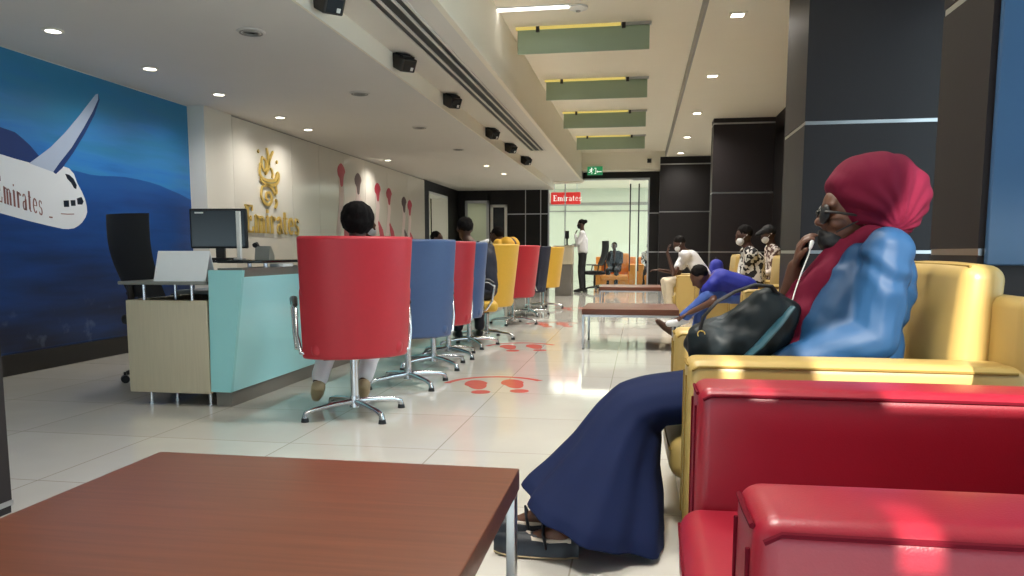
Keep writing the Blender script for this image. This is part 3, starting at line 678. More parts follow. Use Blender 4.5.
t = thing('tent_card', 'white folded tent card on the low shelf at the desk end', 'card', (-2.93,4.56,.812), .03)
b = MB(); b.prism([(-.07,0),(-.066,0),(.0,.185),(.066,0),(.07,0),(.003,.195),(-.003,.195)], lambda u, v, d: (d, u, v), -.18, .18); b.build('folded_card', M['paper'], t, False)
b = MB(); b.box((-.17,-.05,.0),(-.165,.05,.06)); b.build('side_gusset', M['kick'], t, False)
t = thing('paper_pad', 'pale paper pad lying on the grey desk ledge under the black counter', 'paper', (-2.56,5.14,.8965), .1)
b = MB(); b.rbox((-.03,-.1,0),(.07,.1,.022), .003, inner=2); b.build('sheets', M['paper'], t); b = MB(); b.box((-.03,.085,.001),(.07,.101,.0235)); b.build('binding', M['seam'], t, False)
for (x, y, z, w_, lab) in ((-2.78, 8.45, .735, .1, 'white printer box beside the second desk monitor'), (-2.6, 8.6, .945, .09, 'small white card holder on the second desk counter')):
    t = thing('desk_box', lab, 'box', (x, y, z), .1)
    b = MB(); b.rbox((-w_,-.08,0),(w_,.08,.2 if z < .9 else .1), .012, inner=2); b.build('case', M['white_plastic'], t); b = MB(); b.box((-w_*.8,-.083,.02),(w_*.8,-.0795,.04)); b.build('slot', M['seam'], t, False)

# staff chair behind the desk
t = thing('office_chair', 'black mesh office chair behind the nearest reception desk', 'office chair', (-3.66,5.4,0), -.4)
b = MB(); R = Matrix.Rotation(-.1, 4, 'X')
rows_ = []
for i in range(11):
    s = i/10; z = .66 + .62*s; wv = .235 + .04*math.sin(PI*min(1, s*1.15)*.5) ; yy = -.19 - .05*math.sin(PI*s) - .13*s
    rows_.append([(wv*math.cos(a)*1.0, yy - .0 + .022*math.sin(a) - .06*(math.cos(a)**2)*-1, z) for a in [2*PI*k/20 for k in range(20)]])
b.ring_loft(rows_); b.build('backrest', M['black_cloth'], t)
b = MB(); b.rbox((-.25,-.22,.44),(.25,.27,.52), .035, puff=(0,0,.02)); b.build('seat', M['black_cloth'], t)
b = MB(); b.tube([(0,-.1,.45),(0,-.26,.47),(0,-.27,.75)], .025, 8); b.cyl((0,0,.1),(0,0,.45), .028, n=14); b.build('column', M['black_metal'], t)
for k in range(5):
    a = 2*PI*k/5 + .5; b = MB(); d = V(math.cos(a), math.sin(a), 0)
    b.tube([V(0,0,.12), d*.16+V(0,0,.11), d*.29+V(0,0,.075)], [.026,.022,.017], 10); lg = b.build('base_leg', M['black_metal'], t)
    b = MB(); w_ = d.cross(V(0,0,1))
    for s in (-1,1): b.cyl(d*.3+V(0,0,.03)+w_*.008*s, d*.3+V(0,0,.03)+w_*.026*s, .03, n=16)
    b.cyl(d*.3+V(0,0,.05), d*.3+V(0,0,.085), .01, n=8); b.build('caster', M['black_plastic'], lg)
for s in (-1,1):
    b = MB(); b.tube([(s*.24,.02,.46),(s*.29,0,.52),(s*.29,-.02,.66)], .016, 8); b.rbox((s*.29-.03,-.12,.66),(s*.29+.03,.14,.69), .012, inner=2); b.build('armrest', M['black_plastic'], t)

# ------------------------------------------------------------------ visitor chairs (facing local +Y)
def visitor_chair(loc, rz, m, label):
    t = thing('visitor_chair', label, 'chair', loc, rz, 'visitor chairs along the reception desks')
    b = MB(); outer = []; inner = []; n = 14; zs = 12
    def pt(u, s, off):
        w = .31 + .028*s; a = u*1.2
        x = w*math.sin(a)/math.sin(1.2); y = -.255 + .24*(1-math.cos(a)) - .09*s + off
        return (x*(1 - .06*(off > 0)), y, .375 + .715*s)
    vs = []; fs = []
    for off in (0, .05):
        for i in range(zs+1):
            for j in range(n+1): vs.append(pt(-1+2*j/n, i/zs, off))
    K = (zs+1)*(n+1); g = lambda o, i, j: o*K + i*(n+1) + j
    for i in range(zs):
        for j in range(n):
            fs.append((g(0,i,j),g(0,i,j+1),g(0,i+1,j+1),g(0,i+1,j))); fs.append((g(1,i,j),g(1,i+1,j),g(1,i+1,j+1),g(1,i,j+1)))
        fs.append((g(0,i,0),g(0,i+1,0),g(1,i+1,0),g(1,i,0))); fs.append((g(0,i,n),g(1,i,n),g(1,i+1,n),g(0,i+1,n)))
    for j in range(n):
        fs.append((g(0,0,j),g(1,0,j),g(1,0,j+1),g(0,0,j+1))); fs.append((g(0,zs,j),g(0,zs,j+1),g(1,zs,j+1),g(1,zs,j)))
    b.add(vs, fs); o = b.build('backrest', m, t)
    bv = o.modifiers.new('edge', 'BEVEL'); bv.width = .018; bv.segments = 3; bv.limit_method = 'ANGLE'; bv.angle_limit = 1.0
    b = MB(); b.rbox((-.27,-.2,.385),(.27,.29,.49), .045, puff=(0,0,.025)); b.build('seat', m, t)
    b = MB(); b.rbox((-.2,-.15,.365),(.2,.2,.388), .008, inner=2); b.build('seat_plate', M['black_metal'], t)
    for s in (-1, 1):
        b = MB(); b.tube([(s*.25,-.12,.40),(s*.32,-.1,.41),(s*.34,-.06,.52),(s*.34,-.03,.66),(s*.34,.04,.705),(s*.34,.19,.695),(s*.34,.245,.65),(s*.335,.22,.5),(s*.33,.16,.41),(s*.25,.14,.40)], .0125, 10)
        ar = b.build('armrest', M['chrome'], t)
        b = MB(); b.tube([(s*.34,-.035,.69),(s*.34,.04,.72),(s*.34,.19,.712),(s*.34,.24,.68)], [.014,.02,.02,.014], 10); b.build('arm_pad', M['black_plastic'], ar)
    b = MB(); b.cyl((0,0,.06),(0,0,.37), .024, n=18); b.cyl((0,0,.05),(0,0,.12), .034, .03, n=18); b.build('column', M['chrome'], t)
    for k in range(4):
        a = R_(20) + k*PI/2; d = V(math.cos(a), math.sin(a), 0)
        b = MB(); b.tube([V(0,0,.085), d*.14+V(0,0,.078), d*.27+V(0,0,.064), d*.322+V(0,0,.05), d*.33+V(0,0,.022)], [.021,.019,.016,.017,.018], 12, up=(0,0,1)); lg = b.build('base_leg', M['chrome'], t)
        b = MB(); b.cyl(d*.33, d*.33+V(0,0,.024), .024, .02, n=14); b.build('glide', M['black_plastic'], lg)
    return t
ch = visitor_chair((-1.72,4.4,0), R_(29), M['fab_red'], 'red upholstered swivel chair, nearest to the camera')
for x, y, a, mm, lab in ((-1.71,5.47,27,'fab_blue','blue upholstered swivel chair right behind the nearest red one'), (-1.77,6.4,32,'fab_red','red swivel chair, narrow strip seen between two blue chairs'),
      (-1.80,7.05,36,'fab_blue','blue swivel chair in front of the person in a navy suit'), (-1.78,7.88,-75,'fab_yellow','yellow swivel chair holding the person in a navy suit'),
      (-1.74,8.62,57,'fab_yellow','large yellow swivel chair with its bare back to the aisle'), (-1.73,10.45,62,'fab_red','red swivel chair beyond the large yellow one'),
      (-1.72,11.95,100,'fab_dark','dark navy swivel chair seen edge on, far down the row'), (-1.68,13.5,70,'fab_yellow','small far yellow swivel chair by the glass entrance')):
    dup(ch, (x, y, 0), R_(a), lab, mats={'red_upholstery': M[mm]})

# ------------------------------------------------------------------ low wooden tables
def coffee_table(x0, x1, y0, y1, label):
    t = thing('coffee_table', label, 'table', ((x0+x1)/2, (y0+y1)/2, 0), 0, 'low wooden tables'); a, c = (x1-x0)/2, (y1-y0)/2
    b = MB(); b.rbox((-a,-c,.36),(a,c,.42), .004, inner=2); b.build('tabletop', M['wood'], t)
    for p, q in (((-a+.015,-c+.02),(a-.015,-c+.045)), ((-a+.015,c-.045),(a-.015,c-.02))): b = MB(); b.box((p[0],p[1],.335),(q[0],q[1],.36)); b.build('frame_rail', M['steel'], t, False)
    for sx in (-1,1):
        for sy in (-1,1):
            b = MB(); x, y = sx*(a-.016), sy*(c-.03); b.rbox((x-.012,y-.022,.008),(x+.012,y+.022,.36), .003, inner=2); lg = b.build('leg', M['steel'], t)
            b = MB(); b.cyl((x,y,0),(x,y,.009), .012, n=10); b.build('foot', M['black_plastic'], lg)
    return t
coffee_table(-1.375,-.31,.62,1.975, 'large brown wooden low table filling the lower left corner')
coffee_table(-.58,.40,7.8,8.75, 'low wooden table in the aisle in front of the bending person')
coffee_table(-.66,.36,12.75,13.8, 'farther low wooden table in front of the glass entrance')

# ------------------------------------------------------------------ leather armchairs (facing -X; origin at the front near corner)
def armchair(loc, lm, pm, label, group='leather armchairs along the window side', back=True):
    t = thing('armchair', label, 'armchair', loc, 0, group); W = 1.18; D = 1.07; A = .2
    for k, y in enumerate((0, W-A)):
        b = MB(); b.rbox((0,y,.06),(D-.06,y+A,.65), .034, puff=(.004,.006,.006), n=4, inner=6); a = b.build('armrest', lm, t)
        b = MB(); zz = .633
        for y_ in (y+.001, y+A-.001): b.tube([(.012,y_,zz-.012),(.034,y_,zz),(D/2,y_-.004*(1 if y_ < y+.1 else -1),zz+.003),(D-.1,y_,zz)], .0045, 6)
        b.tube([(.001,y+.03,zz),(-.001,y+A/2,zz+.001),(.001,y+A-.03,zz)], .0045, 6)
        for yy in (y+.036, y+A-.036): b.tube([(-.003,yy,.6),(-.003,yy,.1)], .0035, 6)
        b.build('piping', pm, a)
    b = MB(); b.rbox((.0,A-.01,.07),(D-.12,W-A+.01,.2), .02, inner=3); b.build('seat_base', lm, t)
    b = MB(); b.rbox((-.04,A+.004,.19),(D-.2,W-A-.004,.345), .05, puff=(.012,0,.015), n=4, inner=6); s = b.build('seat_cushion', lm, t)
    b = MB(); b.tube([(-.042,A+.03,.30),(-.05,W/2,.302),(-.042,W-A-.03,.30)], .0045, 6); b.build('piping', pm, s)
    b = MB(); b.rbox((D-.1,.0,.06),(D,W,.86), .035, n=4, inner=4); b.build('back_frame', lm, t)
    R = Matrix.Translation((D-.11,0,.42)) @ Matrix.Rotation(.07,4,'Y') @ Matrix.Translation((-(D-.11),0,-.42))
    b = MB(); b.rbox((D-.225,A+.004,.33),(D-.085,W-A-.004,.955), .05, R, (.02,0,.01), n=4, inner=6); c_ = b.build('back_cushion', lm, t)
    b = MB(); b.tube([R @ V(D-.2,A+.03,.948), R @ V(D-.2,W-A-.03,.953)], .0045, 6); b.build('piping', pm, c_)
    for x in (.07, D-.1):
        for y in (.08, W-.08):
            b = MB(); b.cyl((x,y,0),(x,y,.065), .022, .028, n=14); b.build('leg', M['black_metal'], t)
    return t
armchair((.155,1.0,0), M['red_leather'], M['red_pipe'], 'red leather armchair nearest the camera in the lower right corner')
ya = armchair((.16,2.48,0), M['yellow_leather'], M['yellow_pipe'], 'yellow leather armchair holding the person in the maroon headscarf')
for x, y, lab in ((.95,7.3,'yellow leather armchair holding the person bending forward in jeans'), (.68,8.55,'yellow leather armchair under the person in black and white print with a white mask')):
    dup(ya, (x, y, 0), label=lab)
dup(ya, (-.12,22.0,0), R_(90), 'orange armchair in the lobby beyond the glass entrance', mats={'yellow_leather': M['orange_leather'], 'yellow_piping': M['orange_leather']})

# ------------------------------------------------------------------ floor stickers
stk = ['nearest, beside the second chair', 'second down the aisle', 'third down the aisle', 'farthest down the aisle']
for k, (x, y) in enumerate(((-1.05,5.55),(-1.2,7.85),(-1.15,10.4),(-1.1,13.4))):
    t = thing('floor_sticker', 'red footprint sticker on the polished floor, ' + stk[k], 'floor sticker', (x, y, .0005), .3, 'red floor stickers')
    f = lambda u, v, d: (u, v, d)
    for s in (-1,1):
        b = MB(); b.prism([(s*.14+.085*math.cos(a)*(1.1 if math.sin(a)>0 else .85), .06+.2*math.sin(a)) for a in [2*PI*i/20 for i in range(20)]], f, 0, .0012)
        b.prism([(s*.14+.07*math.cos(a), -.25+.07*math.sin(a)) for a in [2*PI*i/14 for i in range(14)]], f, 0, .0012); b.build('foot_mark', M['sticker'], t, False)
    b = MB(); b.stroke(arc(0,-.02,.4,.42,25,155,16), .05, f, 0, .0012); b.build('arc_mark', M['sticker'], t, False)

# ------------------------------------------------------------------ people
def hand(b, wrist, d, n, curl=.35, side=1, sc=1.0):
    """palm, four bent fingers of unequal length and a thumb from the side of the palm"""
    w = Vector(wrist); d = Vector(d).normalized(); n = Vector(n); n = (n - d*n.dot(d)).normalized(); s = d.cross(n).normalized()*side
    for i, L in enumerate((.066,.075,.07,.055)):
        k = w + (d*(.085 - abs(i-1.4)*.006) + s*(1.5-i)*.0205)*sc
        b.cap(w + s*(1.5-i)*.012*sc, k, .0135*sc, .0115*sc, 8)
        p = k; q = d.copy()
        for j, f in enumerate((.45,.32,.23)):
            q = Quaternion(d.cross(n), curl*(1.0 if j else .7)) @ q
            e = p + q*L*f*sc; b.cap(p, e, (.0105-.001*j)*sc, (.0095-.001*j)*sc, 8); p = e
    t0 = w + (d*.022 + s*.018)*sc; t1 = t0 + (d*.032 + s*.03 + n*.008)*sc; t2 = t1 + (d*.03 + s*.008 + n*.014)*sc
    b.cap(t0, t1, .014*sc, .0115*sc, 8); b.cap(t1, t2, .0115*sc, .009*sc, 8)

def folds(amp, sx=9, sz=9, seed=0.0):
    def f(co, no):
        return amp * (mnoise.noise(Vector((co.x*sx+seed, co.y*sx, co.z*sz))) + .5*mnoise.noise(Vector((co.x*sx*2.3, co.y*sx*2.3+seed, co.z*sz*1.6))))
    return f

def person(name, label, loc, J, skin, top, legs, shoe, group=None, hair='short', mask=None, sleeve='long', voxel=.013):
    """figure from joints (world metres). J: head, face, neck, chest, pelvis, and pairs sh, el, wr, hip, kn, an, toe"""
    o = Vector(loc); t = thing(name, label, 'person', loc, 0, group)
    L = lambda p: Vector(p) - o
    hd, fc = L(J['head']), Vector(J['face']).normalized(); nk, ct, pv = L(J['neck']), L(J['chest']), L(J['pelvis'])
    side = fc.cross(V(0,0,1)).normalized(); up = side.cross(fc)
    b = MB(); q = Matrix((side, -fc, up)).transposed().to_euler()
    b.ell(hd + up*.02 - fc*.012, (.074,.092,.098), q); b.ell(hd - up*.05 + fc*.022, (.056,.062,.062), q)
    b.cap(hd + fc*.075 + up*.02, hd + fc*.098 - up*.018, .009, .014, 8); b.cap(hd + fc*.07 - up*.052 - side*.018, hd + fc*.07 - up*.052 + side*.018, .01, .01, 8)
    for s in (-1,1):
        b.ell(hd + side*s*.076 - fc*.005, (.012,.022,.03), q); b.cap(hd + side*s*.02 + fc*.076 + up*.03, hd + side*s*.045 + fc*.068 + up*.03, .011, .01, 8)
    b.cap(hd - up*.06 - fc*.015, nk - up*.02, .05, .056)
    b.chain([nk, ct, pv], [.06,.11,.11])
    for k in (0,1):
        sh, el, wr = L(J['sh'][k]), L(J['el'][k]), L(J['wr'][k]); hp, kn, an, te = L(J['hip'][k]), L(J['kn'][k]), L(J['an'][k]), L(J['toe'][k])
        b.chain([nk - V(0,0,.04), sh, el, wr], [.05,.05,.038,.026])
        d = (wr-el).normalized(); n = J['palm'][k] if 'palm' in J else (0,0,-1)
        hand(b, wr, J['hd'][k] if 'hd' in J else d, n, .4, 1 if k else -1)
        b.chain([pv, hp, kn, an], [.09,.075,.052,.036]); b.chain([an, te], [.034,.026])
    b.blob('body', skin, t, voxel, 2)
    tr = MB(); cw = (L(J['sh'][1]) - L(J['sh'][0])).normalized()
    for s in (-1,1): tr.chain([nk + cw*s*.1 - V(0,0,.05), ct + cw*s*.075, pv + cw*s*.07 + V(0,0,.06)], [.07,.115,.125])
    for k in (0,1):
        sh, el, wr = L(J['sh'][k]), L(J['el'][k]), L(J['wr'][k])
        if sleeve == 'long': tr.chain([sh, el, wr - (wr-el)*.06], [.068,.054,.042])
        else: tr.cap(sh, sh + (el-sh)*.62, .068, .062)
    tr.blob('top', top, t, voxel, 6, folds(.008, 11, 9))
    lg = MB()
    for k in (0,1):
        hp, kn, an = L(J['hip'][k]), L(J['kn'][k]), L(J['an'][k])
        lg.chain([pv, hp, kn, an + (kn-an)*.1], [.12,.1,.074,.056])
    lg.blob('trousers', legs, t, voxel, 3, folds(.008, 10, 12, 3.0))
    for k in (0,1):
        an, te = L(J['an'][k]), L(J['toe'][k]); d = te - an; heel = an - d*.22 - V(0,0,.045)
        s_ = MB(); s_.chain([an - V(0,0,.03) - d*.1, an + d*.45 - V(0,0,.02), te], [.046,.044,.034]); s_.cap(heel, an - V(0,0,.02), .035, .04)
        s_.blob('shoe', shoe, t, .011, 2)
    h = MB()
    if hair == 'short': h.ell(hd + up*.042 - fc*.028, (.083,.092,.088), q)
    elif hair == 'bun': h.ell(hd + up*.02 - fc*.02, (.105,.105,.105), q); h.ell(hd + up*.06 - fc*.07, (.07,.07,.06), q)
    elif hair == 'tied': h.ell(hd + up*.042 - fc*.028, (.083,.092,.088), q); h.ell(hd + up*.05 - fc*.12, (.055,.055,.05), q)
    elif hair == 'cap':
        h.ell(hd + up*.045 - fc*.02, (.086,.096,.084), q); h.cap(hd + fc*.06 + up*.06 - side*.03, hd + fc*.13 + up*.045, .035, .03); h.cap(hd + fc*.06 + up*.06 + side*.03, hd + fc*.13 + up*.045, .035, .03)
    h.blob('cap' if hair == 'cap' else 'hair', M['black_cloth'] if hair == 'cap' else M['hair'], t, .01, 2, folds(.006, 34, 34))
    if mask:
        k = MB(); k.ell(hd - up*.045 + fc*.045, (.062,.052,.055), q)
        mk = k.build('mask', mask, t)
        for s in (-1,1): k = MB(); k.tube([hd - up*.03 + fc*.05 + side*s*.058, hd + side*s*.083, hd - fc*.02 + side*s*.086 + up*.015], .003, 6); k.build('ear_loop', mask, mk)
    return t

def seated(base, f, head, chest, pelvis, knees=None, ankles=None, wrists=None, elbows=None, face=None, width=.18, **kw):
    """joint set of a seated figure facing f (unit xy)"""
    f = Vector((f[0], f[1], 0)).normalized(); s = f.cross(V(0,0,1)); P, C_, H = Vector(pelvis), Vector(chest), Vector(head)
    nk = C_*.28 + H*.72 - f*.02 - V(0,0,.05)
    sh = [C_*.35 + nk*.65 + s*k*width - V(0,0,.02) for k in (-1,1)]; hip = [P + s*k*.09 for k in (-1,1)]
    kn = knees or [P + f*.45 + s*k*.12 - V(0,0,.03) for k in (-1,1)]
    an = ankles or [Vector(k) + f*.04 - V(0,0,.44) for k in kn]; an = [Vector(a) for a in an]
    toe = kw.get('toes') or [a + f*.15 - V(0,0,.05) for a in an]
    wr = wrists or [Vector(k) - f*.16 + V(0,0,.11) for k in kn]
    el = elbows or [a*.5 + Vector(w)*.5 - f*.08 - V(0,0,.06) + s*k*.05 for a, w, k in zip(sh, wr, (-1,1))]
    return dict(head=H, face=face or f, neck=nk, chest=C_, pelvis=P, sh=sh, el=el, wr=wr, hip=hip, kn=kn, an=an, toe=toe, **{k: v for k, v in kw.items() if k in ('palm','hd')})

# client in the nearest red chair
person('person', 'person with dark rounded hair seated in the nearest red chair, white trousers', (-1.8,4.5,0),
    seated(0, (-.36,.93), (-1.705,4.47,1.185), (-1.72,4.45,.88), (-1.72,4.44,.59), knees=[(-2.0,4.84,.53),(-1.74,4.92,.53)], ankles=[(-2.03,4.56,.16),(-1.76,4.66,.16)], toes=[(-2.09,4.66,.05),(-1.82,4.8,.04)]),
    M['skin_dark'], M['white_cloth'], M['white_cloth'], M['tan_leather'], hair='bun')
# man in the navy suit
sm = person('person', 'person in a dark navy suit seen from behind between the blue and yellow chairs', (-1.70,7.75,0),
    seated(0, (-.45,.9), (-1.80,7.78,1.235), (-1.66,7.78,.94), (-1.64,7.76,.6)), M['skin_dark'], M['navy_suit'], M['navy_suit'], M['black_plastic'])
b = MB(); b.tube([V(.02,.05,1.06)+V(.075*math.cos(a)+.03,.065*math.sin(a)-.03,.03*math.cos(a)) + V(.02,0,.03) for a in [2*PI*k/20 for k in range(21)]], .014, 8, False); b.build('shirt_collar', M['white_cloth'], sm)
# staff behind the third desk
person('person', 'dark haired staff member behind the far desk, only the head showing', (-3.15,11.6,0),
    seated(0, (1,-.1), (-3.12,11.6,1.2), (-3.2,11.6,.88), (-3.25,11.6,.56)), M['skin'], M['black_cloth'], M['black_cloth'], M['black_plastic'])
person('person', 'staff member with white mask behind the second desk, left of the bun hairstyle', (-3.3,8.9,0),
    seated(0, (.9,-.45), (-3.24,8.88,1.29), (-3.3,8.9,.92), (-3.32,8.92,.58)), M['skin'], M['black_cloth'], M['black_cloth'], M['black_plastic'], mask=M['mask_white'])
# hunched person in yellow
person('person', 'hunched person in a yellow top seated beyond the large yellow chair', (-1.75,10.5,0),
    seated(0, (-.95,.3), (-2.0,10.6,1.23), (-1.80,10.52,1.10), (-1.78,10.45,.62)), M['skin_dark'], M['yellow_cloth'], M['navy_trouser'], M['black_plastic'])
# clerk standing at the entrance
cx, cy = -1.44, 19.1
person('person', 'person in white blouse and black trousers standing by the entrance, hand at face', (cx,cy,0),
    dict(head=(cx-.02,cy,1.68), face=(-1,-.15,-.2), neck=(cx+.02,cy,1.52), chest=(cx+.04,cy,1.3), pelvis=(cx+.03,cy,.98), sh=[(cx+.03,cy-.17,1.45),(cx+.03,cy+.17,1.45)],
      el=[(cx-.08,cy-.22,1.2),(cx-.03,cy+.22,1.18)], wr=[(cx-.15,cy-.1,1.42),(cx-.24,cy+.15,1.16)], hip=[(cx+.03,cy-.09,.94),(cx+.03,cy+.09,.94)], kn=[(cx-.01,cy-.09,.52),(cx+.02,cy+.09,.52)],
      an=[(cx+.02,cy-.09,.09),(cx+.06,cy+.09,.09)], toe=[(cx-.15,cy-.1,.035),(cx-.11,cy+.1,.035)], hd=[(.2,.3,1),(-1,0,0)], palm=[(1,.2,0),(0,0,-1)]),
    M['skin_dark'], M['white_cloth'], M['black_cloth'], M['black_plastic'], hair='tied', mask=M['mask_black'])
# waiting people along the window side
person('person', 'person in white shirt and beige trousers leaning forward, hand at the face', (.8,12.25,0),
    seated(0, (-1,-.05), (.60,12.2,1.12), (.78,12.25,.92), (.98,12.25,.57), knees=[(.40,12.36,.53),(.44,12.12,.53)], ankles=[(.46,12.36,.11),(.5,12.1,.11)],
      wrists=[(.3,12.2,.72),(.42,12.12,.99)], elbows=[(.62,12.5,.66),(.52,12.05,.66)], face=(-1,-.15,-.55), hd=[(-1,0,0),(.15,.3,1)], palm=[(0,0,-1),(1,0,0)]),
    M['skin_dark'], M['white_cloth'], M['beige_cloth'], M['white_cloth'], sleeve='short', mask=M['mask_white'])
person('person', 'person in royal blue shirt and jeans bending over to a white shoe', (1.0,7.9,0),
    seated(0, (-1,-.02), (.60,7.9,.74), (.81,7.92,.72), (1.04,7.92,.58), width=.14, knees=[(.68,8.06,.58),(.68,7.78,.56)], ankles=[(.58,8.06,.12),(.44,7.82,.34)], toes=[(.42,8.06,.04),(.30,7.80,.28)],
      wrists=[(.52,7.96,.40),(.50,7.74,.40)], elbows=[(.74,8.12,.52),(.72,7.68,.52)], face=(-.75,-.1,-.65)),
    M['skin'], M['blue_shirt'], M['jeans'], M['white_cloth'], sleeve='short')
person('person', 'person in black and white print shirt with white mask, one sandalled leg stretched out', (1.3,9.14,0),
    seated(0, (-1,-.05), (1.17,9.12,1.18), (1.29,9.14,.90), (1.30,9.14,.57), knees=[(.80,9.28,.52),(.78,9.0,.47)], ankles=[(.74,9.28,.1),(.36,8.98,.12)], toes=[(.6,9.28,.05),(.22,8.95,.2)], face=(-1,-.2,-.25)),
    M['skin_dark'], M['print_bw'], M['navy_trouser'], M['brown_leather'], mask=M['mask_white'], hair='short')
person('person', 'person in brown and white print shirt and dark cap beside the column', (1.7,10.4,0),
    seated(0, (-1,-.05), (1.64,10.38,1.22), (1.74,10.4,.92), (1.78,10.42,.57), face=(-1,-.2,-.3)), M['skin_dark'], M['print_brown'], M['black_cloth'], M['black_plastic'], hair='cap', mask=M['mask_white'])
for x, y, lab in ((.55,11.66,'yellow leather armchair of the person in white, farthest along the window side'), (1.16,9.8,'yellow leather armchair near the column, under the person in a dark cap')):
    dup(ya, (x, y, 0), label=lab)
t = thing('backpack', 'blue backpack on the armchair behind the person in white', 'bag', (1.17,12.22,.45), .1)
b = MB(); b.rbox((-.07,-.16,0),(.08,.16,.42), .06, puff=(.03,.02,.02)); b.build('body', M['blue_shirt'], t)
b = MB(); b.rbox((.07,-.11,.04),(.13,.11,.22), .03, puff=(.01,0,0)); b.build('pocket', M['jeans'], t)
b = MB(); b.tube([(0,-.04,.41),(0,-.03,.46),(0,.03,.46),(0,.04,.41)], .01, 8); b.build('handle', M['black_cloth'], t)
# lobby
dup(ya, (1.1,22.1,0), R_(90), 'second orange armchair in the lobby, behind the door handles', mats={'yellow_leather': M['orange_leather'], 'yellow_piping': M['orange_leather']})
for (ox, oy), nm, lab, tp in (((-.71,22.5),'person','person in a black jacket seated in the orange lobby chair',M['black_cloth']), ((.3,22.6),'person','person in pale print seated behind the glass door handles',M['print_bw'])):
    pv = V(ox,oy,.5); person(nm, lab, (ox,oy,0), seated(0, (-.15,-1), pv + V(-.03,-.1,.66), pv + V(0,0,.36), pv), M['skin_dark'], tp, M['black_cloth'], M['black_plastic'])
def find(n): return next(o for o in bpy.data.objects if o.name == n)
dup(find('office_chair'), (-1.12,19.3,0), 1.9, 'black office chair in front of the glass entrance beside the standing clerk')
t = thing('podium', 'pale topped grey podium beside the standing clerk at the entrance', 'podium', (-1.72,17.6,0))
b = MB(); b.rbox((-.2,-.25,.72),(.2,.25,1.12), .008, inner=2); b.build('upper_cabinet', M['wood_pale'], t); b = MB(); b.rbox((-.19,-.23,.0),(.19,.23,.72), .008, inner=2); b.build('lower_cabinet', M['kick'], t)
b = MB(); b.rbox((-.22,-.27,1.12),(.22,.27,1.145), .006, inner=2); b.build('top', M['wood_pale'], t)
t = thing('card_terminal', 'small black terminal standing on the podium', 'terminal', (-1.66,17.6,1.145))
b = MB(); b.rbox((-.05,-.05,0),(.05,.05,.02), .006, inner=2); b.cyl((0,0,.02),(0,0,.2), .02, n=10); b.build('stand', M['black_plastic'], t); b = MB(); b.rbox((-.045,-.02,.16),(.045,.02,.34), .01, inner=2); b.build('head', M['black_plastic'], t)

# ------------------------------------------------------------------ the woman in the yellow armchair
W0 = V(.78, 2.95, 0)
wo = thing('person', 'person in maroon headscarf, blue satin blouse and navy skirt seated in yellow armchair', 'person', tuple(W0))
L = lambda x, y, z: V(x, y, z) - W0
b = MB()
b.ell(L(.772,2.95,1.165), (.108,.076,.115), (0,.1,0)); b.ell(L(.722,2.95,1.085), (.07,.058,.07), (0,.35,0)); b.ell(L(.69,2.95,1.175), (.036,.056,.05))
b.cap(L(.664,2.95,1.15), L(.640,2.95,1.108), .010, .015, 10); b.ell(L(.652,2.95,1.102), (.018,.019,.011)); b.ell(L(.70,2.95,1.03), (.036,.034,.034))
for s in (-1,1):
    b.cap(L(.663,2.95+s*.02,1.168), L(.676,2.95+s*.052,1.166), .012, .01, 8); b.ell(L(.695,2.95+s*.045,1.105), (.03,.022,.026)); b.ell(L(.785,2.95+s*.076,1.12), (.02,.01,.032))
b.cap(L(.655,2.932,1.07), L(.655,2.968,1.07), .01, .01, 8); b.cap(L(.662,2.935,1.053), L(.662,2.965,1.053), .009, .009, 8)
b.cap(L(.79,2.95,1.09), L(.84,2.95,.98), .055, .06)
b.chain([L(.84,2.95,.99), L(.84,2.95,.86), L(.80,2.95,.66), L(.76,2.95,.55)], [.07,.12,.12,.12])
b.chain([L(.84,2.95,.99), L(.82,2.78,1.01), L(.815,2.765,.70), L(.49,2.78,.605)], [.06,.055,.042,.027])
b.chain([L(.84,2.95,.99), L(.80,3.12,1.0), L(.555,3.06,.755), L(.572,2.985,.945)], [.06,.055,.042,.028])
hand(b, L(.49,2.78,.605), (-1,.02,-.22), (0,.1,-1), .35, -1, 1.03)
hand(b, L(.572,2.985,.945), (.12,-.25,1), (.95,-.2,.1), .55, -1, 1.0)
for s, an, te in ((-1,(-.255,2.41,.08),(-.43,2.41,.026)), (1,(-.335,2.56,.08),(-.51,2.54,.026))):
    b.chain([L(.76,2.95,.55), L(.70,2.95+s*.1,.52), L(.03,2.87+s*.09,.43), L(*an)], [.1,.085,.05,.031]); b.chain([L(*an), L(*te)], [.029,.013]); b.cap(L(an[0]+.05,an[1],.035), L(*an), .026, .03)
b.blob('body', M['skin'], wo, .0058, 3)
# sunglasses
b = MB(); 
for s in (-1,1): b.ell(L(.652,2.95+s*.036,1.135), (.011,.033,.036), (0,.12,s*-.25))
gl = b.build('sunglasses', M['black_plastic'], wo)
b = MB(); b.tube([L(.637,2.935,1.142), L(.632,2.95,1.146), L(.637,2.965,1.142)], .004, 8)
for s in (-1,1): b.tube([L(.648,2.95+s*.066,1.142), L(.68,2.95+s*.078,1.14), L(.79,2.95+s*.086,1.122), L(.82,2.95+s*.084,1.10)], [.006,.005,.004,.003], 8)
b.build('spectacle_frame', M['black_plastic'], gl)
b = MB(); b.ell(L(.690,2.95,1.040), (.052,.056,.046), (0,.45,0)); b.ell(L(.668,2.95,1.062), (.03,.036,.022), (0,.6,0))
mk = b.blob('mask', M['mask_black'], wo, .006, 4, folds(.003, 30, 60))
for s in (-1,1): b = MB(); b.tube([L(.69,2.95+s*.058,1.07), L(.74,2.95+s*.074,1.10), L(.785,2.95+s*.084,1.12)], .0025, 6); b.build('ear_loop', M['mask_black'], mk)
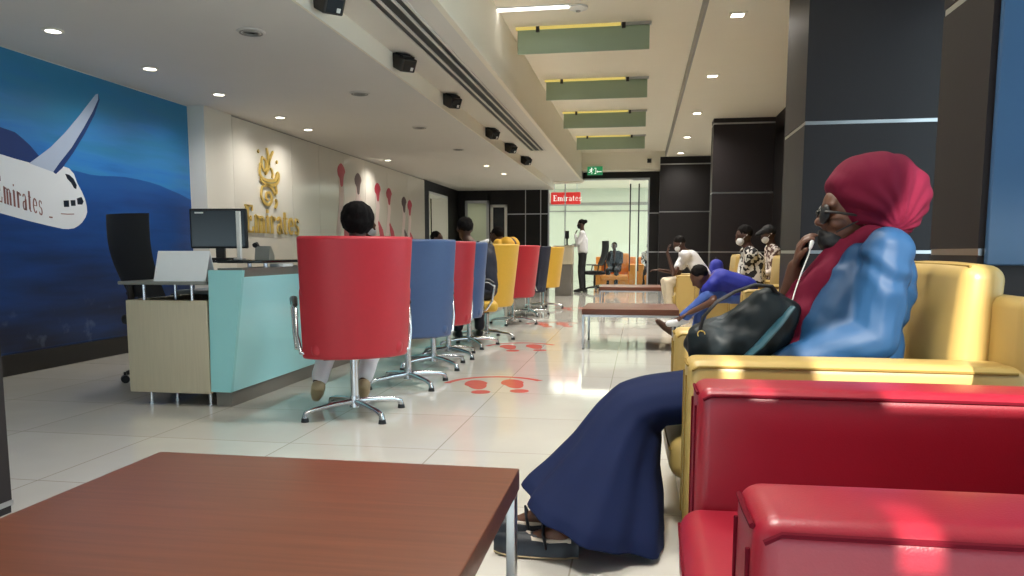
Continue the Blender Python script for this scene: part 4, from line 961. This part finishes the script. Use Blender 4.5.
# headscarf
b = MB(); b.ell(L(.842,2.95,1.208), (.178,.152,.146), (0,.34,0), 32, 22); b.ell(L(.885,2.95,1.168), (.112,.142,.134), (0,.2,0), 28, 18); b.ell(L(.73,2.95,1.235), (.072,.105,.062), (0,.5,0))
b.ell(L(.83,2.95,1.1), (.05,.088,.07)); b.ell(L(.86,2.95,1.05), (.075,.085,.06))
def tfold(co, no):
    x, z = co.x + W0.x, co.z; a = math.atan2(z-1.075, -(x-.885)); r = math.hypot(z-1.075, x-.885); s = min(1, r/.06)
    return s*(.0022*math.sin(a*9 + 3*mnoise.noise(co*7)) + .0028*math.sin(a*19+1.5+4*mnoise.noise(co*8))) + .005*mnoise.noise(co*9)
b.blob('headscarf', M['turban'], wo, .006, 14, tfold)
b = MB()
b.chain([L(.80,2.86,1.06), L(.73,2.90,1.0), L(.72,2.97,.99), L(.78,3.04,1.03)], [.035,.04,.04,.035]); b.chain([L(.80,2.86,1.05), L(.88,2.90,1.05)], [.035,.035])
b.chain([L(.725,2.92,.99), L(.665,2.90,.90), L(.60,2.885,.78), L(.53,2.88,.665)], [.06,.07,.072,.065])
b.chain([L(.72,2.98,.97), L(.64,2.98,.86), L(.57,2.97,.74), L(.52,2.96,.67)], [.06,.07,.075,.07])
def sfold(co, no): return .008*math.sin((co.x*.5+co.y*1.2)*60 + 4*mnoise.noise(co*6)) + .006*mnoise.noise(co*11)
b.blob('scarf_drape', M['turban'], wo, .008, 4, sfold)
# blouse
b = MB(); b.ell(L(.845,2.95,.86), (.13,.185,.20)); b.ell(L(.80,2.95,.66), (.155,.185,.17)); b.chain([L(.835,2.80,1.0), L(.845,2.95,1.02), L(.82,3.10,1.0)], [.075,.06,.075])
b.chain([L(.825,2.765,1.0), L(.812,2.755,.86), L(.805,2.76,.715), L(.66,2.765,.665), L(.50,2.78,.612)], [.083,.088,.085,.07,.05])
b.chain([L(.80,3.12,1.0), L(.63,3.07,.82), L(.555,3.06,.765)], [.08,.07,.062]); b.chain([L(.77,2.86,.96), L(.72,2.84,.84), L(.665,2.83,.70)], [.075,.10,.105])
def bfold(co, no):
    n = mnoise.noise(co*5); m = mnoise.noise(co*11)
    return .012*n + .004*m + .0055*math.sin(co.z*40 + co.x*26 + 5*n + 2*m)*(.4+.6*max(0, mnoise.noise(co*4+Vector((9,2,4)))+.4))
b.blob('blouse', M['satin'], wo, .0075, 10, bfold)
# skirt
def ring(c, u, a, bw, k=0.0, n=72):
    c = Vector(c); u = Vector(u).normalized(); out = []
    for j in range(n):
        th = 2*PI*j/n; f = 1 + k*(.5*math.sin(7*th+.6) + .35*math.sin(13*th+2.1) + .3*math.sin(4*th))
        out.append((c + u*a*math.cos(th)*f + V(0,1,0)*bw*math.sin(th)*f) - W0)
    return out
key = [((.83,2.95,.66),(.5,0,.87),.16,.19,.0),((.66,2.95,.53),(.1,0,1),.125,.225,.01),((.45,2.94,.49),(0,0,1),.105,.225,.015),((.24,2.92,.462),(0,0,1),.096,.22,.02),((.09,2.90,.446),(-.2,0,1),.092,.215,.02),
       ((.01,2.865,.42),(-.72,0,.70),.115,.22,.025),((-.03,2.82,.37),(-1,0,.45),.135,.235,.045),((-.07,2.75,.28),(-1,0,.32),.165,.265,.07),((-.105,2.68,.19),(-1,0,.28),.215,.295,.08),((-.135,2.62,.125),(-1,0,.32),.248,.32,.09),((-.145,2.60,.088),(-1,0,.34),.262,.325,.10)]
rings = []
for i in range(len(key)-1):
    A, B = key[i], key[i+1]
    for k in range(6):
        s = k/6; rings.append(ring(Vector(A[0]).lerp(Vector(B[0]), s), Vector(A[1]).normalized().lerp(Vector(B[1]).normalized(), s), A[2]*(1-s)+B[2]*s, A[3]*(1-s)+B[3]*s, A[4]*(1-s)+B[4]*s))
rings.append(ring(*key[-1]))
e = key[-1]; rings.append(ring(Vector(e[0])+V(.0,0,.002), e[1], e[2]-.008, e[3]-.008, e[4])); rings.append(ring((-.12,2.64,.14), (-1,0,.2), .2, .28, .07))
b = MB(); b.ring_loft(rings); sk = b.build('skirt', M['skirt'], wo, True, 3.0)
sm_ = sk.modifiers.new('smooth', 'SMOOTH'); sm_.factor = .5; sm_.iterations = 3
# shoes
for nm, an, te in (('shoe',(-.255,2.41),(-.465,2.41)), ('shoe',(-.335,2.56),(-.545,2.54))):
    d = V(te[0]-an[0], te[1]-an[1], 0).normalized(); h0 = V(an[0],an[1],0) - d*-.0; s = d.cross(V(0,0,1))
    prof = []; solep = []
    for k in range(15):
        q = k/14; x = -.075 + .285*q; wv = (.034 + .010*math.sin(PI*q))*(1 if q < .72 else math.sqrt(max(.03, 1-((q-.72)/.285)**2))) * (1 if q > .08 else .75)
        top = .066 - .012*q + .008*math.sin(PI*q)
        R = []
        for j in range(16):
            a = 2*PI*j/16; yy = wv*math.cos(a); zz = .012 + max(0, math.sin(a))*top + min(0, math.sin(a))*.006
            R.append(h0 + d*x + s*yy + V(0,0,zz) - W0)
        prof.append(R); solep.append([h0 + d*x + s*wv*1.06*math.cos(2*PI*j/16) + V(0,0,.001 + .007*(1+math.sin(2*PI*j/16))) - W0 for j in range(16)])
    b = MB(); b.ring_loft(prof); sh = b.build(nm, M['shoe_navy'], wo)
    b = MB(); b.ring_loft(solep); b.build('sole', M['tan_leather'], sh)
    b = MB(); b.tube([h0 + d*(-.05) + s*.018 + V(0,0,.062) - W0, h0 + d*.02 + s*.025 + V(0,0,.058) - W0, h0 + d*.075 + s*.022 + V(0,0,.06) - W0, h0 + d*.095 + V(0,0,.074) - W0, h0 + d*.075 - s*.022 + V(0,0,.06) - W0, h0 + d*.02 - s*.025 + V(0,0,.058) - W0, h0 + d*(-.05) - s*.018 + V(0,0,.062) - W0], .009, 8)
    b.build('lining', M['insole'], sh)
    b = MB(); b.tube([h0 + d*.03 + s*.033 + V(0,0,.035) - W0, h0 + d*.04 + s*.034 + V(0,0,.085) - W0, h0 + d*.045 + V(0,0,.108) - W0, h0 + d*.04 - s*.034 + V(0,0,.085) - W0, h0 + d*.03 - s*.033 + V(0,0,.035) - W0], .011, 8, flat=.5); b.build('strap', M['shoe_navy'], sh)

# things she holds
t = thing('earphone_cord', 'thin pale earphone cord hanging from the hand of the person in maroon', 'cable', (.58,2.9,.8))
b = MB(); b.tube([V(.612,2.905,1.035)-V(.58,2.9,.8), V(.60,2.895,.99)-V(.58,2.9,.8), V(.578,2.89,.93)-V(.58,2.9,.8), V(.556,2.87,.87)-V(.58,2.9,.8), V(.53,2.81,.815)-V(.58,2.9,.8), V(.515,2.79,.775)-V(.58,2.9,.8)], .0024, 8); b.build('wire', M['white_plastic'], t)
b = MB(); b.cap(V(.032,.005,.235), V(.026,.0,.215), .008, .006, 8); b.build('ear_bud', M['white_plastic'], t)
t = thing('handbag', 'dark teal leather handbag on the lap of the person in maroon', 'bag', (.36,2.86,.61))
B0 = V(.36,2.86,.61)
b = MB(); b.rbox((-.175,-.1,.0),(.09,.1,.12), .035, puff=(.01,.015,.01)); b.rbox((-.02,-.075,.03),(.16,.07,.255), .035, Matrix.Translation((.03,0,.06)) @ Matrix.Rotation(.35,4,'Y') @ Matrix.Translation((-.03,0,-.06)), puff=(.005,.02,.01))
b.chain([(-.12,0,.06),(-.0,0,.1),(.1,0,.2)], [.075,.085,.06]); b.blob('body', M['bag'], t, .008, 8, folds(.010, 14, 14, 5.0))
b = MB(); b.tube([(.17,-.085,.20),(.12,-.108,.14),(.06,-.125,.07),(.0,-.125,.01)], [.016,.024,.026,.02], 10, flat=.35); b.build('flap_edge', M['bag_edge'], t)
b = MB(); b.tube([(-.145,-.085,.10),(-.135,-.095,.16),(-.09,-.1,.215),(-.03,-.095,.25),(.04,-.08,.275),(.10,-.06,.27),(.125,-.04,.24)], .011, 10, flat=.6); b.build('strap', M['black_cloth'], t)
b = MB(); b.lathe([(.011,-.003),(.014,-.003),(.014,.003),(.011,.003),(.011,-.003)], (0,0,0), 16, Matrix.Translation((-.14,-.1,.1)) @ Matrix.Rotation(PI/2,4,'X')); b.build('buckle', M['gold'], t)
t = thing('smartphone', 'black smartphone held upright at the mouth of the person in maroon', 'phone', (.60,2.965,1.0), .2)
b = MB(); b.rbox((-.005,-.034,-.06),(.005,.034,.06), .004, Matrix.Rotation(.25,4,'Y'), inner=2); b.build('case', M['black_plastic'], t); b = MB(); b.rbox((.0048,-.031,-.055),(.0062,.031,.055), .0006, Matrix.Rotation(.25,4,'Y'), inner=2); b.build('screen', M['screen'], t)

# ------------------------------------------------------------------ camera, light
cam = bpy.data.cameras.new('camera'); co = bpy.data.objects.new('camera', cam); COL.objects.link(co); SC.camera = co
f_px, pitch, psi = 760.0, math.atan(.11), R_(9.503826)
cam.sensor_fit = 'HORIZONTAL'; cam.sensor_width = 36; cam.lens = f_px/1024*36; cam.clip_start = .05; cam.clip_end = 200
cam.shift_x = 0; cam.shift_y = (335.6-288)/1024
co.location = (0,0,1.0); co.rotation_euler = (PI/2 - pitch, 0, psi)

w = bpy.data.worlds.new('sky'); SC.world = w; w.use_nodes = True
bg = w.node_tree.nodes['Background']; bg.inputs[0].default_value = (.72,.86,1.0,1); bg.inputs[1].default_value = 2.2
el = R_(25.0); az = R_(-2.5)
d = V(math.sin(az)*math.cos(el), math.cos(az)*math.cos(el), -math.sin(el))
s = lamp('SUN', 'sun', (0,-6,6), 6.8, (1,.93,.82), angle=R_(.6)); s.rotation_euler = d.to_track_quat('-Z','Y').to_euler()
# lobby, office and cove lamps, then added hall fill
a = lamp('AREA', 'lobby_lamp', (-1.2,23.5,3.15), 130, (1,.96,.86), shape='RECTANGLE', size=5, size_y=4)
a = lamp('AREA', 'office_lamp', (-4.8,21.2,3.0), 50, (1,.96,.86), shape='RECTANGLE', size=2, size_y=1.2)
a = lamp('AREA', 'office_lamp', (-6.6,18.5,2.75), 60, (1,.95,.84), shape='RECTANGLE', size=1.2, size_y=1.2)
a = lamp('AREA', 'cove_lamp_left', (-1.42,9,2.95), 6, (1,.93,.8), shape='RECTANGLE', size=.1, size_y=17); a.rotation_euler = (0, -PI*.72, 0)
for y in (1.5, 4.0, 7.3, 10.1, 12.7, 15.4, 18.3):
    lamp('AREA', 'coffer_fill', (-.25,y,3.47), 30, (1,.95,.86), shape='RECTANGLE', size=.7, size_y=.5, spread=R_(115))  # unseen fill lights without fixtures, added to brighten the hall
vs_ = SC.view_settings; vs_.view_transform = 'Standard'; vs_.look = 'None'; vs_.exposure = .6; vs_.gamma = 1; vs_.use_curve_mapping = False
SC.cycles.use_denoising = True; SC.cycles.max_bounces = 8; SC.cycles.diffuse_bounces = 5; SC.cycles.glossy_bounces = 4; SC.cycles.sample_clamp_indirect = 6; SC.cycles.caustics_reflective = False; SC.cycles.caustics_refractive = False
